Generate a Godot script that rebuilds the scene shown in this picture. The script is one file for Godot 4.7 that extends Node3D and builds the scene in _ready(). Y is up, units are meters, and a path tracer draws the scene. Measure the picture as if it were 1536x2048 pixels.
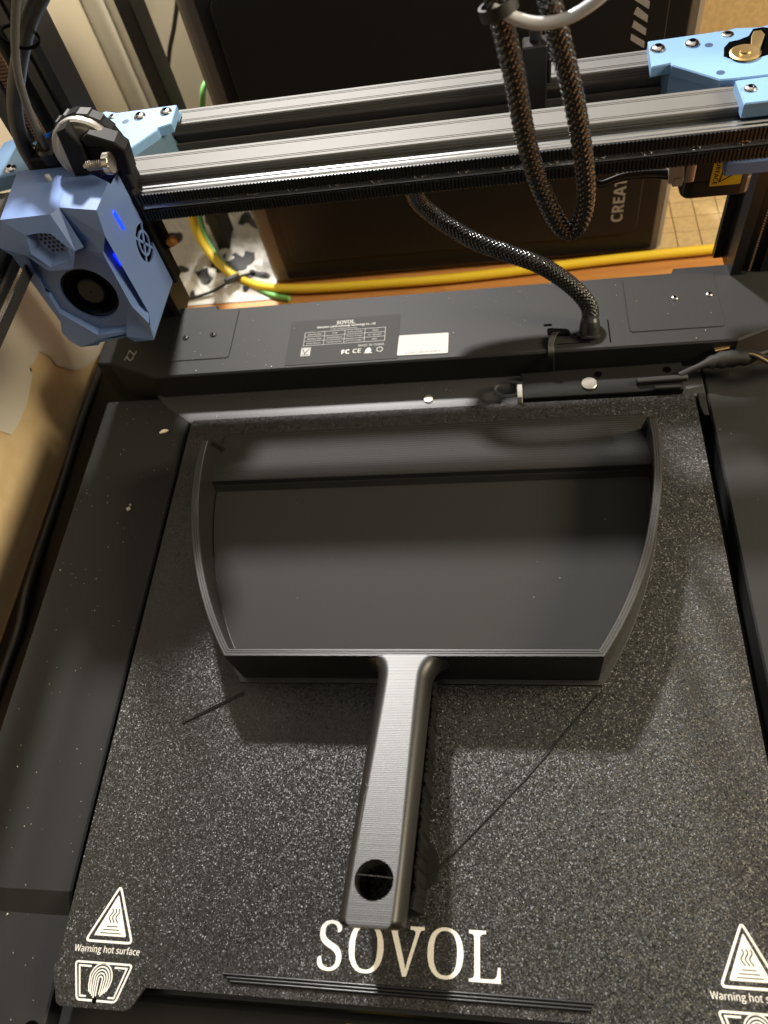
extends Node3D

# ---------------------------------------------------------------- mesh builder
class MB:
	var v := PackedVector3Array()
	var n := PackedVector3Array()
	var u := PackedVector2Array()

	func tri(a: Vector3, b: Vector3, c: Vector3, hint: Vector3, ua := Vector2.ZERO, ub := Vector2.ZERO, uc := Vector2.ZERO) -> void:
		var m := (b - a).cross(c - a)
		if m.length_squared() < 1e-18:
			return
		m = m.normalized()
		if m.dot(hint) < 0.0:
			m = -m
			v.append_array([a, b, c])
			u.append_array([ua, ub, uc])
		else:
			v.append_array([a, c, b])
			u.append_array([ua, uc, ub])
		n.append_array([m, m, m])

	func quad(a: Vector3, b: Vector3, c: Vector3, d: Vector3, hint: Vector3) -> void:
		tri(a, b, c, hint)
		tri(a, c, d, hint)

	func smooth(p: Array, q: Array, t: Array) -> void:   # points, normals, uvs of one triangle
		var m: Vector3 = (p[1] - p[0]).cross(p[2] - p[0])
		if m.length_squared() < 1e-20:
			return
		var turn: Array = [0, 1, 2] if m.dot(q[0] + q[1] + q[2]) < 0.0 else [0, 2, 1]
		for k in turn:
			v.append(p[k])
			n.append(q[k])
			u.append(t[k])

	func poly(pts: Array, hint: Vector3) -> void:
		var m := Vector3.ZERO
		for i in pts.size():
			var a: Vector3 = pts[i]
			var b: Vector3 = pts[(i + 1) % pts.size()]
			m += a.cross(b)
		m = m.normalized()
		var e1 := m.cross(Vector3.UP if absf(m.y) < 0.9 else Vector3.RIGHT).normalized()
		var e2 := m.cross(e1)
		var flat := PackedVector2Array()
		for p in pts:
			flat.append(Vector2(p.dot(e1), p.dot(e2)) * 1000.0)
		var ix := Geometry2D.triangulate_polygon(flat)
		for k in range(0, ix.size(), 3):
			tri(pts[ix[k]], pts[ix[k + 1]], pts[ix[k + 2]], hint)

	func box(c: Vector3, s: Vector3, ch := 0.0004, b := Basis()) -> void:
		var h := s * 0.5
		var i := h - Vector3(ch, ch, ch)
		var P := func(x: float, y: float, z: float) -> Vector3: return c + b * Vector3(x, y, z)
		for g in [-1.0, 1.0]:
			quad(P.call(g * h.x, -i.y, -i.z), P.call(g * h.x, i.y, -i.z), P.call(g * h.x, i.y, i.z), P.call(g * h.x, -i.y, i.z), b.x * g)
			quad(P.call(-i.x, g * h.y, -i.z), P.call(i.x, g * h.y, -i.z), P.call(i.x, g * h.y, i.z), P.call(-i.x, g * h.y, i.z), b.y * g)
			quad(P.call(-i.x, -i.y, g * h.z), P.call(i.x, -i.y, g * h.z), P.call(i.x, i.y, g * h.z), P.call(-i.x, i.y, g * h.z), b.z * g)
			for k in [-1.0, 1.0]:
				quad(P.call(g * h.x, k * i.y, -i.z), P.call(g * h.x, k * i.y, i.z), P.call(g * i.x, k * h.y, i.z), P.call(g * i.x, k * h.y, -i.z), b * Vector3(g, k, 0))
				quad(P.call(g * h.x, -i.y, k * i.z), P.call(g * h.x, i.y, k * i.z), P.call(g * i.x, i.y, k * h.z), P.call(g * i.x, -i.y, k * h.z), b * Vector3(g, 0, k))
				quad(P.call(-i.x, g * h.y, k * i.z), P.call(i.x, g * h.y, k * i.z), P.call(i.x, g * i.y, k * h.z), P.call(-i.x, g * i.y, k * h.z), b * Vector3(0, g, k))
				for l in [-1.0, 1.0]:
					tri(P.call(g * h.x, k * i.y, l * i.z), P.call(g * i.x, k * h.y, l * i.z), P.call(g * i.x, k * i.y, l * h.z), b * Vector3(g, k, l))

	func span(x0: float, x1: float, y0: float, y1: float, z0: float, z1: float, ch := 0.0004) -> void:
		box(Vector3(x0 + x1, y0 + y1, z0 + z1) * 0.5, Vector3(absf(x1 - x0), absf(y1 - y0), absf(z1 - z0)), ch)

	static func inset(pts: PackedVector2Array, d: float) -> PackedVector2Array:
		var area := 0.0
		for i in pts.size():
			area += pts[i].cross(pts[(i + 1) % pts.size()])
		var g := signf(area)
		var out := PackedVector2Array()
		for i in pts.size():
			var a := (pts[i] - pts[i - 1]).normalized()
			var b := (pts[(i + 1) % pts.size()] - pts[i]).normalized()
			var na := Vector2(-a.y, a.x) * g
			var nb := Vector2(-b.y, b.x) * g
			var m := (na + nb)
			var k := 1.0 + na.dot(nb)
			out.append(pts[i] + m / maxf(k, 0.35) * d)
		return out

	func prism(pts: PackedVector2Array, x: Transform3D, h0: float, h1: float, ch := 0.0, uvs := 1.0, chb := 0.0) -> void:
		var top := inset(pts, ch) if ch > 0.0 else pts
		var bot := inset(pts, chb) if chb > 0.0 else pts
		var area := 0.0
		for i in pts.size():
			area += pts[i].cross(pts[(i + 1) % pts.size()])
		var big := PackedVector2Array()
		for p in top:
			big.append(p * 1000.0)
		var ix := Geometry2D.triangulate_polygon(big)
		for k in range(0, ix.size(), 3):
			var a := top[ix[k]]
			var b := top[ix[k + 1]]
			var c := top[ix[k + 2]]
			tri(x * Vector3(a.x, a.y, h1), x * Vector3(b.x, b.y, h1), x * Vector3(c.x, c.y, h1), x.basis.z * signf(h1 - h0), a * uvs, b * uvs, c * uvs)
			a = bot[ix[k]]
			b = bot[ix[k + 1]]
			c = bot[ix[k + 2]]
			tri(x * Vector3(a.x, a.y, h0), x * Vector3(b.x, b.y, h0), x * Vector3(c.x, c.y, h0), -x.basis.z * signf(h1 - h0), a * uvs, b * uvs, c * uvs)
		var g := signf(h1 - h0)
		for i in pts.size():
			var j := (i + 1) % pts.size()
			var e := pts[j] - pts[i]
			var o := Vector2(e.y, -e.x) * signf(area)
			var hint := x.basis * Vector3(o.x, o.y, 0)
			var a0 := x * Vector3(pts[i].x, pts[i].y, h0 + chb * g)
			var b0 := x * Vector3(pts[j].x, pts[j].y, h0 + chb * g)
			var a1 := x * Vector3(pts[i].x, pts[i].y, h1 - ch * g)
			var b1 := x * Vector3(pts[j].x, pts[j].y, h1 - ch * g)
			quad(a0, b0, b1, a1, hint)
			if ch > 0.0:
				quad(a1, b1, x * Vector3(top[j].x, top[j].y, h1), x * Vector3(top[i].x, top[i].y, h1), hint.normalized() + x.basis.z * g)
			if chb > 0.0:
				quad(a0, b0, x * Vector3(bot[j].x, bot[j].y, h0), x * Vector3(bot[i].x, bot[i].y, h0), hint.normalized() - x.basis.z * g)

	func tube(path: Array, r: float, sides := 12, uv := Vector2(1, 1), r_of = null) -> void:
		var count := path.size()
		var rings := []
		var dirs := []
		var up := Vector3.ZERO
		var run := 0.0
		for i in count:
			var t: Vector3 = (path[mini(i + 1, count - 1)] - path[maxi(i - 1, 0)]).normalized()
			if up == Vector3.ZERO:
				up = t.cross(Vector3.UP if absf(t.y) < 0.9 else Vector3.RIGHT).normalized()
			up = (up - t * up.dot(t)).normalized()
			var w := t.cross(up)
			if i > 0:
				run += (path[i] - path[i - 1]).length()
			var ring := []
			var rr: float = r_of.call(float(i) / (count - 1)) if r_of != null else r
			for k in sides + 1:
				var a := TAU * k / sides
				var d := up * cos(a) + w * sin(a)
				ring.append([path[i] + d * rr, d, Vector2(uv.x * k / sides, run * uv.y)])
			rings.append(ring)
			dirs.append(t)
		for i in count - 1:
			for k in sides:
				var a: Array = rings[i][k]
				var b: Array = rings[i][k + 1]
				var c: Array = rings[i + 1][k + 1]
				var d: Array = rings[i + 1][k]
				smooth([a[0], b[0], c[0]], [a[1], b[1], c[1]], [a[2], b[2], c[2]])
				smooth([a[0], c[0], d[0]], [a[1], c[1], d[1]], [a[2], c[2], d[2]])
		for k in sides:
			tri(path[0], rings[0][k][0], rings[0][k + 1][0], -dirs[0])
			tri(path[count - 1], rings[count - 1][k][0], rings[count - 1][k + 1][0], dirs[count - 1])

	func braid(path: Array, r: float, strands: int, pitch: float, depth: float, step := 0.0006, sides := 48) -> void:   # a tube whose skin is woven of crossing strands
		var pts := []
		var at := 0.0
		var runs := [0.0]
		for i in range(1, path.size()):
			runs.append(runs[-1] + (path[i] - path[i - 1]).length())
		var total: float = runs[-1]
		var seg := 0
		while at <= total:
			while seg < path.size() - 2 and runs[seg + 1] < at:
				seg += 1
			pts.append(path[seg].lerp(path[seg + 1], (at - runs[seg]) / maxf(runs[seg + 1] - runs[seg], 1e-6)))
			at += step
		var up := Vector3.ZERO
		var rings := []
		for i in pts.size():
			var t: Vector3 = (pts[mini(i + 1, pts.size() - 1)] - pts[maxi(i - 1, 0)]).normalized()
			if up == Vector3.ZERO:
				up = t.cross(Vector3.UP if absf(t.y) < 0.9 else Vector3.RIGHT).normalized()
			up = (up - t * up.dot(t)).normalized()
			var w := t.cross(up)
			var ring := PackedVector3Array()
			for k in sides:
				var a := TAU * k / sides
				var p := float(strands) * k / sides
				var q := i * step / pitch
				var s1 := p + q
				var s2 := p - q
				var over := posmod(int(floor(s1)) + int(floor(s2)), 2) == 0
				var f := (s1 if over else s2)
				var c := absf(sin(PI * f))
				var g := absf(sin(PI * (s2 if over else s1)))
				ring.append(pts[i] + (up * cos(a) + w * sin(a)) * (r + depth * (sqrt(c) * (0.45 + 0.55 * g) - 0.6)))
			rings.append(ring)
		for i in pts.size() - 1:
			for k in sides:
				var l := (k + 1) % sides
				var nq := []
				for c in [[i, k], [i, l], [i + 1, l], [i + 1, k]]:
					var du: Vector3 = rings[c[0]][(c[1] + 1) % sides] - rings[c[0]][(c[1] + sides - 1) % sides]
					var dv: Vector3 = rings[mini(c[0] + 1, pts.size() - 1)][c[1]] - rings[maxi(c[0] - 1, 0)][c[1]]
					var m := du.cross(dv).normalized()
					nq.append(m if m.dot(rings[c[0]][c[1]] - pts[c[0]]) > 0 else -m)
				var z := Vector2.ZERO
				smooth([rings[i][k], rings[i][l], rings[i + 1][l]], [nq[0], nq[1], nq[2]], [z, z, z])
				smooth([rings[i][k], rings[i + 1][l], rings[i + 1][k]], [nq[0], nq[2], nq[3]], [z, z, z])

	func lathe(prof: Array, x: Transform3D, seg := 24, a0 := 0.0, a1 := TAU) -> void:   # prof: Vector2(radius, height along local y)
		for i in prof.size() - 1:
			var p: Vector2 = prof[i]
			var q: Vector2 = prof[i + 1]
			var e := q - p
			if e.length() < 1e-7:
				continue
			var o := Vector2(e.y, -e.x).normalized()
			for k in seg:
				var s := a0 + (a1 - a0) * k / seg
				var t := a0 + (a1 - a0) * (k + 1) / seg
				var ds := Vector3(cos(s), 0, sin(s))
				var dt := Vector3(cos(t), 0, sin(t))
				var A := x * (ds * p.x + Vector3.UP * p.y)
				var B := x * (dt * p.x + Vector3.UP * p.y)
				var C := x * (dt * q.x + Vector3.UP * q.y)
				var D := x * (ds * q.x + Vector3.UP * q.y)
				var ns := (x.basis * (ds * o.x + Vector3.UP * o.y)).normalized()
				var nt := (x.basis * (dt * o.x + Vector3.UP * o.y)).normalized()
				smooth([A, B, C], [ns, nt, nt], [Vector2.ZERO, Vector2.ZERO, Vector2.ZERO])
				smooth([A, C, D], [ns, nt, ns], [Vector2.ZERO, Vector2.ZERO, Vector2.ZERO])

	func rod(a: Vector3, b: Vector3, r: float, seg := 20, ch := 0.0003) -> void:
		var y := (b - a).normalized()
		var xx := y.cross(Vector3.UP if absf(y.y) < 0.9 else Vector3.RIGHT).normalized()
		var L := (b - a).length()
		lathe([Vector2(0, 0), Vector2(r - ch, 0), Vector2(r, ch), Vector2(r, L - ch), Vector2(r - ch, L), Vector2(0, L)], Transform3D(Basis(xx, y, xx.cross(y)), a), seg)

	func dome(at: Vector3, up: Vector3, r: float, h: float, seg := 20, rings := 5) -> void:
		var xx := up.cross(Vector3.UP if absf(up.y) < 0.9 else Vector3.RIGHT).normalized()
		var B := Basis(xx, up.normalized(), xx.cross(up).normalized())
		for i in rings:
			for k in seg:
				var p := []
				var q := []
				for c in [[i, k], [i, k + 1], [i + 1, k + 1], [i + 1, k]]:
					var e: float = PI * 0.5 * c[0] / rings
					var a: float = TAU * c[1] / seg
					p.append(at + B * Vector3(cos(e) * cos(a) * r, sin(e) * h, cos(e) * sin(a) * r))
					q.append((B * Vector3(cos(e) * cos(a) / r, sin(e) / h, cos(e) * sin(a) / r)).normalized())
				var z := Vector2.ZERO
				smooth([p[0], p[1], p[2]], [q[0], q[1], q[2]], [z, z, z])
				smooth([p[0], p[2], p[3]], [q[0], q[2], q[3]], [z, z, z])

	func holed(outer: Array, c: Vector3, hole: Callable, hint: Vector3, count := 40) -> Array:   # star-shaped flat polygon round a hole; hole(angle) -> radius in the plane's own axes
		var m := hint.normalized()
		var e1 := m.cross(Vector3.UP if absf(m.y) < 0.9 else Vector3.RIGHT).normalized()
		var e2 := m.cross(e1)
		var flat := []
		var angles := []
		for p in outer:
			var q := Vector2((p - c).dot(e1), (p - c).dot(e2))
			flat.append(q)
			angles.append(fposmod(q.angle(), TAU))
		for k in count:
			angles.append(TAU * k / count)
		angles.sort()
		var ins := []
		var outs := []
		for a in angles:
			var d := Vector2(cos(a), sin(a))
			var best := 1e9
			var at := c
			for i in flat.size():
				var p: Vector2 = flat[i]
				var q: Vector2 = flat[(i + 1) % flat.size()]
				var e := q - p
				var den := d.cross(e)
				if absf(den) < 1e-12:
					continue
				var s := p.cross(e) / den
				var t := p.cross(d) / den
				if s > 0 and s < best and t > -1e-4 and t < 1.0 + 1e-4:
					best = s
					at = outer[i].lerp(outer[(i + 1) % flat.size()], clampf(t, 0, 1))
			outs.append(at)
			var r: float = hole.call(a)
			var w := clampf(r / best, 0.0, 1.0)
			ins.append(c.lerp(at, w))
		for i in angles.size():
			var j := (i + 1) % angles.size()
			quad(ins[i], outs[i], outs[j], ins[j], hint)
		return ins

	func ribbon(pts: PackedVector2Array, w: float, x: Transform3D, h: float, closed := false) -> void:
		var cnt := pts.size()
		var l := []
		var r := []
		for i in cnt:
			var a := pts[(i - 1 + cnt) % cnt] if closed or i > 0 else pts[i]
			var b := pts[(i + 1) % cnt] if closed or i < cnt - 1 else pts[i]
			var d1 := (pts[i] - a).normalized()
			var d2 := (b - pts[i]).normalized()
			if d1 == Vector2.ZERO:
				d1 = d2
			if d2 == Vector2.ZERO:
				d2 = d1
			var n1 := Vector2(-d1.y, d1.x)
			var n2 := Vector2(-d2.y, d2.x)
			var m := (n1 + n2) / maxf(1.0 + n1.dot(n2), 0.4) * w * 0.5
			l.append(pts[i] + m)
			r.append(pts[i] - m)
		for i in (cnt if closed else cnt - 1):
			var j := (i + 1) % cnt
			prism(PackedVector2Array([l[i], l[j], r[j], r[i]]), x, h - 0.00006, h)

	func mesh() -> ArrayMesh:
		var a := []
		a.resize(Mesh.ARRAY_MAX)
		a[Mesh.ARRAY_VERTEX] = v
		a[Mesh.ARRAY_NORMAL] = n
		a[Mesh.ARRAY_TEX_UV] = u
		var m := ArrayMesh.new()
		m.add_surface_from_arrays(Mesh.PRIMITIVE_TRIANGLES, a)
		return m

# ---------------------------------------------------------------- naming and tagging
var used := {}

func numbered(called: String) -> String:
	used[called] = used.get(called, -1) + 1
	return called if used[called] == 0 else "%s_%03d" % [called, used[called]]

func tag(o: Node3D, label: String, category: String, group := "", kind := "") -> Node3D:
	o.set_meta("label", label)
	if category:
		o.set_meta("category", category)
	if group:
		o.set_meta("group", group)
	if kind:
		o.set_meta("kind", kind)
	return o

func thing(called: String, label: String, category: String, at: Vector3, group := "") -> Node3D:
	var o := Node3D.new()
	o.name = numbered(called)
	add_child(o)
	o.position = at
	tag(o, label, category, group)
	return o

# a mesh whose vertices are in world coordinates, hung under its parent
func put(called: String, b: MB, m: Material, parent: Node3D = null, label := "", kind := "") -> MeshInstance3D:
	var o := MeshInstance3D.new()
	var ms := b.mesh()
	ms.surface_set_material(0, m)
	o.mesh = ms
	o.cast_shadow = GeometryInstance3D.SHADOW_CASTING_SETTING_ON
	if parent:
		o.name = called
		parent.add_child(o, true)
		var off := Vector3.ZERO
		var p: Node = parent
		while p != self:
			off += (p as Node3D).position
			p = p.get_parent()
		o.position = -off
	else:
		o.name = numbered(called)
		add_child(o)
	if label:
		o.set_meta("label", label)
	if kind:
		o.set_meta("kind", kind)
	return o

func text(called: String, what: String, font: Font, width: float, height: float, at: Vector3, basis: Basis, m: Material, parent: Node3D, depth := 0.0001) -> MeshInstance3D:
	var t := TextMesh.new()
	t.text = what
	t.font = font
	t.font_size = 64
	t.pixel_size = 0.001
	t.depth = 0.01
	t.curve_step = 1.0
	t.material = m
	var box := t.get_aabb()
	var o := MeshInstance3D.new()
	o.mesh = t
	o.name = called
	parent.add_child(o, true)
	var off := Vector3.ZERO
	var p: Node = parent
	while p != self:
		off += (p as Node3D).position
		p = p.get_parent()
	var sc := Vector3(width / box.size.x, height / box.size.y, depth / 0.01)
	var c := box.position + box.size * 0.5
	o.transform = Transform3D(basis * Basis.from_scale(sc), at - off - basis * (Vector3(c.x, c.y, 0) * sc))
	return o

func spline(pts: Array, per := 8) -> Array:
	var out := []
	for i in pts.size() - 1:
		var a: Vector3 = pts[maxi(i - 1, 0)]
		var b: Vector3 = pts[i]
		var c: Vector3 = pts[i + 1]
		var d: Vector3 = pts[mini(i + 2, pts.size() - 1)]
		for k in per:
			out.append(b.cubic_interpolate(c, a, d, float(k) / per))
	out.append(pts[-1])
	return out

func rounded(pts: PackedVector2Array, r: float, seg := 4) -> PackedVector2Array:
	var out := PackedVector2Array()
	for i in pts.size():
		var p := pts[i]
		var a := (pts[i - 1] - p)
		var b := (pts[(i + 1) % pts.size()] - p)
		var rr := minf(r, minf(a.length(), b.length()) * 0.45)
		var s := p + a.normalized() * rr
		var e := p + b.normalized() * rr
		for k in seg + 1:
			var t := float(k) / seg
			out.append(s.lerp(p, t).lerp(p.lerp(e, t), t))
	return out

func rect(x0: float, y0: float, x1: float, y1: float) -> PackedVector2Array:
	return PackedVector2Array([Vector2(x0, y0), Vector2(x1, y0), Vector2(x1, y1), Vector2(x0, y1)])

func circle(c: Vector2, r: float, seg := 24) -> PackedVector2Array:
	var out := PackedVector2Array()
	for k in seg:
		out.append(c + Vector2(cos(TAU * k / seg), sin(TAU * k / seg)) * r)
	return out

# ---------------------------------------------------------------- materials
var FLAT := Transform3D(Basis(Vector3.RIGHT, Vector3(0, 0, 1), Vector3.UP), Vector3.ZERO)          # local (x, y) -> world (x, z), height up
var LYING := Basis(Vector3.RIGHT, Vector3(0, 0, -1), Vector3.UP)                                    # lettering that lies on its back, read from the front

func mat(r: float, g: float, b: float, rough := 0.5, metal := 0.0, spec := 0.5) -> StandardMaterial3D:
	var m := StandardMaterial3D.new()
	m.albedo_color = Color(r, g, b).linear_to_srgb()
	m.roughness = rough
	m.metallic = metal
	m.metallic_specular = spec
	return m

func tex(im: Image) -> ImageTexture:
	return ImageTexture.create_from_image(im)

func bumped(m: StandardMaterial3D, normal: Texture2D, scale: float, uv := Vector3.ONE, tri := true) -> StandardMaterial3D:
	m.normal_enabled = true
	m.normal_texture = normal
	m.normal_scale = scale
	m.uv1_scale = uv
	if tri:
		m.uv1_triplanar = true
		m.uv1_world_triplanar = true
		m.uv1_triplanar_sharpness = 8.0
	return m

func noise_map(size: int, freq: float, octaves: int, sd: int, kind := FastNoiseLite.TYPE_SIMPLEX_SMOOTH) -> Image:
	var f := FastNoiseLite.new()
	f.noise_type = kind
	f.frequency = freq
	f.seed = sd
	f.fractal_octaves = octaves
	if octaves == 1:
		f.fractal_type = FastNoiseLite.FRACTAL_NONE
	return f.get_seamless_image(size, size, false, false, 0.1, true)

func normal_of(im: Image, depth: float) -> ImageTexture:
	var k := im.duplicate() as Image
	k.convert(Image.FORMAT_RGBA8)
	k.bump_map_to_normal_map(depth)
	return tex(k)

# normal map of small flat grains, each tilted its own way
func facets(size: int, cells: int, tilt: float, sd: int) -> ImageTexture:
	var rng := RandomNumberGenerator.new()
	rng.seed = sd
	var at := PackedVector2Array()
	var col := PackedColorArray()
	for j in cells:
		for i in cells:
			at.append(Vector2(i + rng.randf(), j + rng.randf()))
			var t := Vector3(rng.randfn(0.0, tilt), rng.randfn(0.0, tilt), 1.0).normalized()
			col.append(Color(t.x * 0.5 + 0.5, t.y * 0.5 + 0.5, t.z * 0.5 + 0.5))
	var k := float(cells) / size
	var im := Image.create(size, size, false, Image.FORMAT_RGBA8)
	for y in size:
		var fy := (y + 0.5) * k
		var cy := int(fy)
		for x in size:
			var fx := (x + 0.5) * k
			var cx := int(fx)
			var best := 99.0
			var who := 0
			for dy in 3:
				var jy := cy + dy - 1
				var wy := posmod(jy, cells)
				for dx in 3:
					var ix := cx + dx - 1
					var wx := posmod(ix, cells)
					var id := wy * cells + wx
					var p := at[id]
					var ex := p.x + (ix - wx) - fx
					var ey := p.y + (jy - wy) - fy
					var d := ex * ex + ey * ey
					if d < best:
						best = d
						who = id
			im.set_pixel(x, y, col[who])
	return tex(im)

func ramp(im: Image, a: Color, b: Color, lo := 0.25, hi := 0.75) -> Image:
	var out := Image.create(im.get_width(), im.get_height(), false, Image.FORMAT_RGB8)
	for y in im.get_height():
		for x in im.get_width():
			out.set_pixel(x, y, a.lerp(b, smoothstep(lo, hi, im.get_pixel(x, y).r)))
	return out

# ================================================================ the scene
func _ready() -> void:
	# --- camera
	var cam := Camera3D.new()
	cam.name = "camera"
	cam.near = 0.02
	cam.far = 12.0
	var look := CameraAttributesPhysical.new()
	look.frustum_focal_length = 17.482
	look.frustum_focus_distance = 0.425
	look.frustum_near = 0.02
	look.frustum_far = 12.0
	look.exposure_aperture = 5.6
	cam.attributes = look
	cam.fov = 68.93
	add_child(cam)
	cam.transform = Transform3D(Basis(Vector3(0.98524, -0.15928, -0.06268), Vector3(0.02991, 0.52079, -0.85316), Vector3(0.16854, 0.83869, 0.51787)).orthonormalized(), Vector3(0.05549, 0.40563, 0.33517))
	cam.current = true
	# --- the dim room round the printer, and the exposure
	var we := WorldEnvironment.new()
	we.name = "room"
	var env := Environment.new()
	env.background_mode = Environment.BG_COLOR
	env.background_color = Color(0.014, 0.0135, 0.0125).linear_to_srgb()
	env.tonemap_mode = Environment.TONE_MAPPER_LINEAR
	env.tonemap_exposure = 1.0
	env.sdfgi_enabled = true
	env.ssao_enabled = true
	env.ssil_enabled = true
	we.environment = env
	add_child(we)
	# --- two lamps outside the frame: a white one above and behind on the left, a warm one on the right
	lamp("white_lamp", "bright white bulb above and behind the printer", Vector3(-0.26, 0.98, -0.83), 0.048, Color(1.0, 0.98, 0.96), 4.1)
	lamp("warm_lamp", "large warm globe lamp to the right of the printer", Vector3(1.25, 0.74, 0.02), 0.23, Color(1.0, 0.93, 0.79), 2.8)
	materials()
	surroundings()
	printer()
	sheet()
	dustpan()
	litter()

func lamp(called: String, label: String, at: Vector3, r: float, c: Color, e: float) -> void:
	var o := thing(called, label, "lamp", at)
	var b := MB.new()
	b.dome(at, Vector3.UP, r, r)
	b.dome(at, Vector3.DOWN, r, r)
	var m := mat(0.8, 0.8, 0.8, 0.5)
	m.emission_enabled = true
	m.emission = c
	m.emission_energy_multiplier = minf(6.0, e / (12.0 * r * r) * 0.25)
	put("bulb", b, m, o)
	var s := MB.new()
	s.rod(at + Vector3(0, r * 0.85, 0), at + Vector3(0, r * 1.9, 0), r * 0.45)
	put("socket", s, mat(0.3, 0.3, 0.3, 0.4), o)
	var l := OmniLight3D.new()
	l.name = "light"
	l.light_color = c
	l.light_energy = e
	l.light_size = r
	l.omni_range = 8.0
	l.omni_attenuation = 2.0
	l.shadow_enabled = true
	o.add_child(l)

var M := {}
var SERIF: SystemFont
var SANS: SystemFont
var BOLD: SystemFont

func materials() -> void:
	SERIF = SystemFont.new()
	SERIF.font_names = ["Droid Serif"]
	SANS = SystemFont.new()
	SANS.font_names = ["Droid Sans"]
	BOLD = SystemFont.new()
	BOLD.font_names = ["Droid Sans"]
	BOLD.font_weight = 700
	# textured sheet: pits and grains about half a millimetre across
	var grain := noise_map(1024, 0.135, 2, 11)
	var soft := noise_map(512, 0.03, 3, 5)
	var fine := noise_map(512, 0.20, 2, 8)
	M.sheet = bumped(mat(0.013, 0.0127, 0.0125, 0.45, 0.0, 0.52), facets(640, 212, 0.21, 31), 1.0, Vector3(1, 1, 1) * 8.9)
	M.paint = bumped(mat(0.74, 0.72, 0.67, 0.55), normal_of(grain, 1.2), 0.4, Vector3(1, 1, 1) * 6.4)
	M.cut = mat(0.02, 0.019, 0.018, 0.5)
	# layer lines of printed plastic, half a millimetre apart
	var lines := Image.create(64, 512, false, Image.FORMAT_RGBA8)
	var rng := RandomNumberGenerator.new()
	rng.seed = 3
	var amp := []
	for k in 33:
		amp.append(rng.randf_range(0.75, 1.0))
	for y in 512:
		var k := y / 16
		var h: float = sqrt(maxf(0.0, 1.0 - pow((y % 16 - 7.5) / 8.0, 2.0))) * amp[k]
		for x in 64:
			lines.set_pixel(x, y, Color(h, h, h))
	var line_map := normal_of(lines, 2.2)
	M.print = bumped(mat(0.0090, 0.0085, 0.0080, 0.38, 0.0, 0.68), line_map, 0.55, Vector3(1, 1, 1) * 62.5)
	M.print_floor = bumped(mat(0.0185, 0.0185, 0.0178, 0.70, 0.0, 0.36), line_map, 0.45, Vector3(1, 1, 1), false)
	M.handle = bumped(mat(0.0090, 0.0085, 0.0080, 0.41, 0.0, 0.54), line_map, 0.42, Vector3(1, 1, 1) * 36.0)
	M.filament = mat(0.010, 0.010, 0.010, 0.28)
	# printer plastics and metals
	M.base = bumped(mat(0.0205, 0.0208, 0.0212, 0.58, 0.0, 0.30), normal_of(fine, 0.6), 0.35, Vector3(1, 1, 1) * 30.0)
	M.ledge = bumped(mat(0.040, 0.041, 0.043, 0.46, 0.10, 0.5), normal_of(fine, 0.8), 0.5, Vector3(1, 1, 1) * 22.0)
	M.black = mat(0.009, 0.009, 0.009, 0.6, 0.0, 0.3)
	M.satin = mat(0.014, 0.014, 0.015, 0.33)
	M.rubber = mat(0.012, 0.012, 0.012, 0.62)
	M.hole = mat(0.002, 0.002, 0.002, 0.9, 0.0, 0.05)
	M.alu = bumped(mat(0.12, 0.117, 0.112, 0.58, 0.15, 0.4), normal_of(fine, 0.8), 0.5, Vector3(1, 1, 1) * 26.0)
	M.alu_dark = mat(0.030, 0.029, 0.028, 0.42, 0.4)
	M.steel = mat(0.62, 0.62, 0.62, 0.22, 1.0)
	M.rail = mat(0.62, 0.63, 0.64, 0.27, 1.0)
	M.nickel = mat(0.55, 0.50, 0.43, 0.30, 1.0)
	M.brass = mat(0.62, 0.43, 0.19, 0.38, 1.0)
	M.grey_metal = mat(0.36, 0.34, 0.31, 0.45, 0.6)
	M.blue = bumped(mat(0.17, 0.32, 0.55, 0.48, 0.0, 0.5), normal_of(fine, 0.6), 0.12, Vector3(1, 1, 1) * 24.0)
	M.blue_head = bumped(mat(0.13, 0.215, 0.46, 0.46, 0.0, 0.5), normal_of(fine, 0.6), 0.10, Vector3(1, 1, 1) * 24.0)
	M.blue_bright = mat(0.02, 0.10, 0.55, 0.35)
	M.white = mat(0.43, 0.425, 0.41, 0.6, 0.0, 0.2)
	M.print_white = mat(0.60, 0.58, 0.52, 0.6)
	M.print_grey = mat(0.30, 0.29, 0.27, 0.6)
	M.label_black = mat(0.018, 0.0175, 0.017, 0.62, 0.0, 0.3)
	M.yellow_label = mat(0.72, 0.52, 0.02, 0.45)
	M.orange = mat(0.70, 0.28, 0.02, 0.4)
	M.yellow = mat(0.78, 0.55, 0.035, 0.42)
	M.green = mat(0.18, 0.50, 0.13, 0.5)
	M.cord = mat(0.012, 0.0115, 0.011, 0.42)
	M.grey_cord = mat(0.085, 0.08, 0.072, 0.5)
	M.tube = mat(0.62, 0.64, 0.68, 0.22)
	M.tube.backlight_enabled = true
	M.tube.backlight = Color(0.35, 0.36, 0.38)
	M.led = mat(0.02, 0.1, 0.6, 0.3)
	M.led.emission_enabled = true
	M.led.emission = Color(0.02, 0.16, 1.0)
	M.led.emission_energy_multiplier = 2.2
	M.braid = mat(0.008, 0.008, 0.008, 0.24, 0.0, 0.8)
	# wood, boards, walls
	var gf := FastNoiseLite.new()
	gf.seed = 21
	gf.frequency = 0.02
	gf.fractal_octaves = 4
	var wood := Image.create(512, 512, false, Image.FORMAT_RGB8)
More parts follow.
